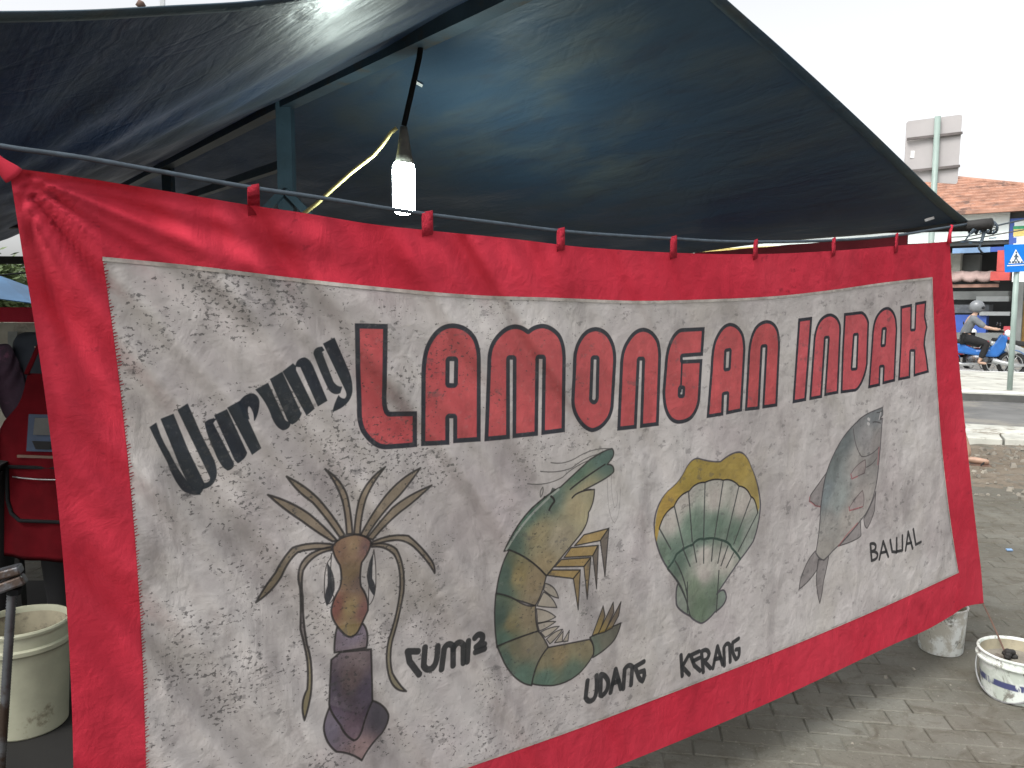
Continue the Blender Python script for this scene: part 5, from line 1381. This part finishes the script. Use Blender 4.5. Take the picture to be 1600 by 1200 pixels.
# rear banner of the stall
rear = empty('rear_banner', atY(60, 700, 5.6) * [1, 1, 0], 'cream cloth banner with red top border hanging at the back of the stall', 'banner')
def qp(name, x0, y0, x1, y1, Y, mat, par, th=.01):
    a, b, c, d = atY(x0, y1, Y), atY(x1, y1, Y), atY(x1, y0, Y), atY(x0, y0, Y)
    return MB().prism([a, b, c, d], (0, th, 0)).build(name, mat, par)
def wavy(name, x0, y0, x1, y1, Y, mat, par):
    vs = []; nx, ny = 60, 8
    for i in range(nx + 1):
        for j in range(ny + 1):
            p = atY(x0 + (x1 - x0) * i / nx, y0 + (y1 - y0) * j / ny, Y); p[1] += .02 * math.sin(i * .9) * (j / ny) ; vs.append(p)
    o = mesh_obj(name, vs, [(i * (ny + 1) + j, i * (ny + 1) + j + 1, (i + 1) * (ny + 1) + j + 1, (i + 1) * (ny + 1) + j) for i in range(nx) for j in range(ny)], mat, par, True)
    o.modifiers.new('s', 'SOLIDIFY').thickness = .003; return o
wavy('border_strip', -420, 480, 420, 503.5, 5.6, M['cloth_red'], rear).data.uv_layers.new(name='UVMap')
wavy('cloth_panel', -420, 504, 420, 720, 5.6, M['cream_cloth'], rear)
qp('painted_mark', 12, 518, 27, 560, 5.56, M['grey_patch'], rear, .004)
# serving table at far left
tb = empty('table', atY(-120, 900, 3.45) * [1, 1, 0], 'table with pale skirt and dark red cloth edge at the left edge', 'table')
a = atY(14, 705, 3.45); x1_ = float(a[0]); zt = float(a[2]) - .02
MB().box((x1_ - .6, 3.8, zt), (1.2, .7, .03)).build('tabletop', M['maroon'], tb, False, True, .004)
MB().box((x1_ - .6, 3.447, zt - .045), (1.2, .006, .058)).build('cloth_edge', M['maroon'], tb)
MB().box((x1_ - .6, 3.452, zt - .18), (1.19, .006, .20)).build('skirt', M['cream_cloth'], tb)
for dx in (-.03, -1.15):
    for dy in (.03, .62):
        MB().box((x1_ + dx, 3.45 + dy + .03, zt / 2 - .01), (.04, .04, zt - .02)).build('leg', M['wood_dark'], tb)
# black cart added to stand in for deep shade behind the banner's left end
ct = atZ(150, 1060, 0)
cart = empty('food_cart', (float(ct[0]) + .42, float(ct[1]) + .55, 0), 'black painted cart standing behind the left end of the banner and the cream bucket', 'cart')
cx_, cy_ = float(atY(12, 900, 3.1)[0]) + .6, 3.95
MB().box((cx_, cy_, .40), (1.1, .5, .60)).build('cabinet', M['black_cart'], cart, False, True, .01)
MB().box((cx_, cy_, .72), (1.2, .6, .035)).build('worktop', M['black_cart'], cart, False, True, .006)
for dx in (-.48, .48):
    for dy in (-.2, .2):
        MB().box((cx_ + dx, cy_ + dy, .06), (.05, .05, .09)).build('foot', M['black_cart'], cart)
# neighbouring canopy, sky gap, tree
nb = empty('neighbour_canopy', atY(0, 600, 10) * [1, 1, 0], 'pale blue tarpaulin roof of the next stall seen through the left gap', 'canopy')
q = [atY(-400, 330, 9.0), atY(45, 449, 9.4), atY(300, 500, 9.6), atY(300, 506, 11), atY(45, 466, 11), atY(-400, 460, 11)]
vs = [atY(-400, 345, 9), atY(0, 432, 9.2), atY(46, 449, 9.4), atY(230, 490, 9.6), atY(-400, 492, 8.0), atY(0, 468, 8.4), atY(46, 474, 8.6), atY(230, 492, 9)]
o = mesh_obj('slope', vs, [(0, 1, 5, 4), (1, 2, 6, 5), (2, 3, 7, 6)], M['tarp_far'], nb); o.modifiers.new('s', 'SOLIDIFY').thickness = .01
MB().prism([(-9, .2, 2.75), (-2.95, .2, 2.1), (-2.95, 4.3, 2.1), (-9, 4.3, 2.75)], (0, 0, .01)).build('slope', M['tarp_far'], nb)  # added out of view, keeps sky light off the stall's left interior
for x in (-150, 150):
    p = atY(x, 480, 9.0); MB().tube([(p[0], p[1], 0), (p[0], p[1], p[2])], .03, 8).build('post', M['wood_dark'], nb)
tag(MB().tube([atY(-300, 445, 7.5), atY(0, 430, 7.5), atY(60, 424, 7.5), atY(500, 380, 7.5)], .008, 6).build('overhead_wire', M['cable_black'], None, True), 'thin dark wire crossing the sky gap at the left', 'wire')
def tree(loc, h, r, label, seed):
    t = empty('tree', loc, label, 'tree', 'trees behind the stalls'); rg = random.Random(seed)
    tm = MB(); tm.tube([(0, 0, 0), (.05, .03, h * .35), (.02, -.04, h * .62)], [.16, .12, .08], 10)
    lm = MB()
    for k in range(9):
        a = k * 2.4; e = rg.uniform(.3, 1.0); b = Vector((.03, 0, h * rg.uniform(.4, .6)))
        tip = b + Vector((math.cos(a) * r * .8, math.sin(a) * r * .8, e * r * .9)); tm.tube([b, (b + tip) / 2 + Vector((0, 0, .1)), tip], [.05, .03, .012], 6)
        for c in range(8):
            cc = b.lerp(tip, rg.uniform(.5, 1.1)) + Vector((rg.gauss(0, .3), rg.gauss(0, .3), rg.gauss(0, .25))) * r * .5
            for l in range(60):
                p = cc + Vector((rg.gauss(0, .2), rg.gauss(0, .2), rg.gauss(0, .16))) * r * .8
                d1 = Vector((rg.uniform(-1, 1), rg.uniform(-1, 1), rg.uniform(-.5, .5))).normalized() * .12; d2 = d1.orthogonal().normalized() * .04
                lm.add([p - d1, p + d2, p + d1, p - d2], [(0, 1, 2, 3)])
    tm.build('trunk', M['bark'], t, True, False); lm.build('crown', M['leaf'], t, False, False)
tp = atY(-18, 600, 20); tree((tp[0], tp[1], 0), 3.4, 1.2, 'leafy tree glimpsed through the gap at the left edge', 3)
# small roof-top things above the tarp's far edge at top left
fp = bp(218, 8, -.35)
fin = MB(); fin.tube([bp(226, 12, -.5), bp(221, 8, -.5), bp(214, 3, -.5)], [.006, .010, .008], 8)
tag(fin.build('pole_tip', M['sandal'], None, True), 'brown pole tip poking above the tarp edge at top left', 'pole')
fin = MB(); fin.prism([bp(249.5, -12, -.5), bp(257, -12, -.5), bp(257, 11, -.5), bp(249.5, 11, -.5)], (0, .004, 0))
tag(fin.build('paper_tag', M['white_plain']), 'small pale tag standing above the tarp edge at top left', 'tag')
# blue scrap on the ground
p = atZ(1577, 861, .004); m = MB(); m.box(p + [0, 0, .008], (.035, .02, .006), Matrix.Rotation(.3, 3, 'X'))
tag(m.build('litter', M['soft_blue']), 'tiny pale blue scrap of litter on the paving at the right', 'litter')
print('BUILT', len(bpy.data.objects))
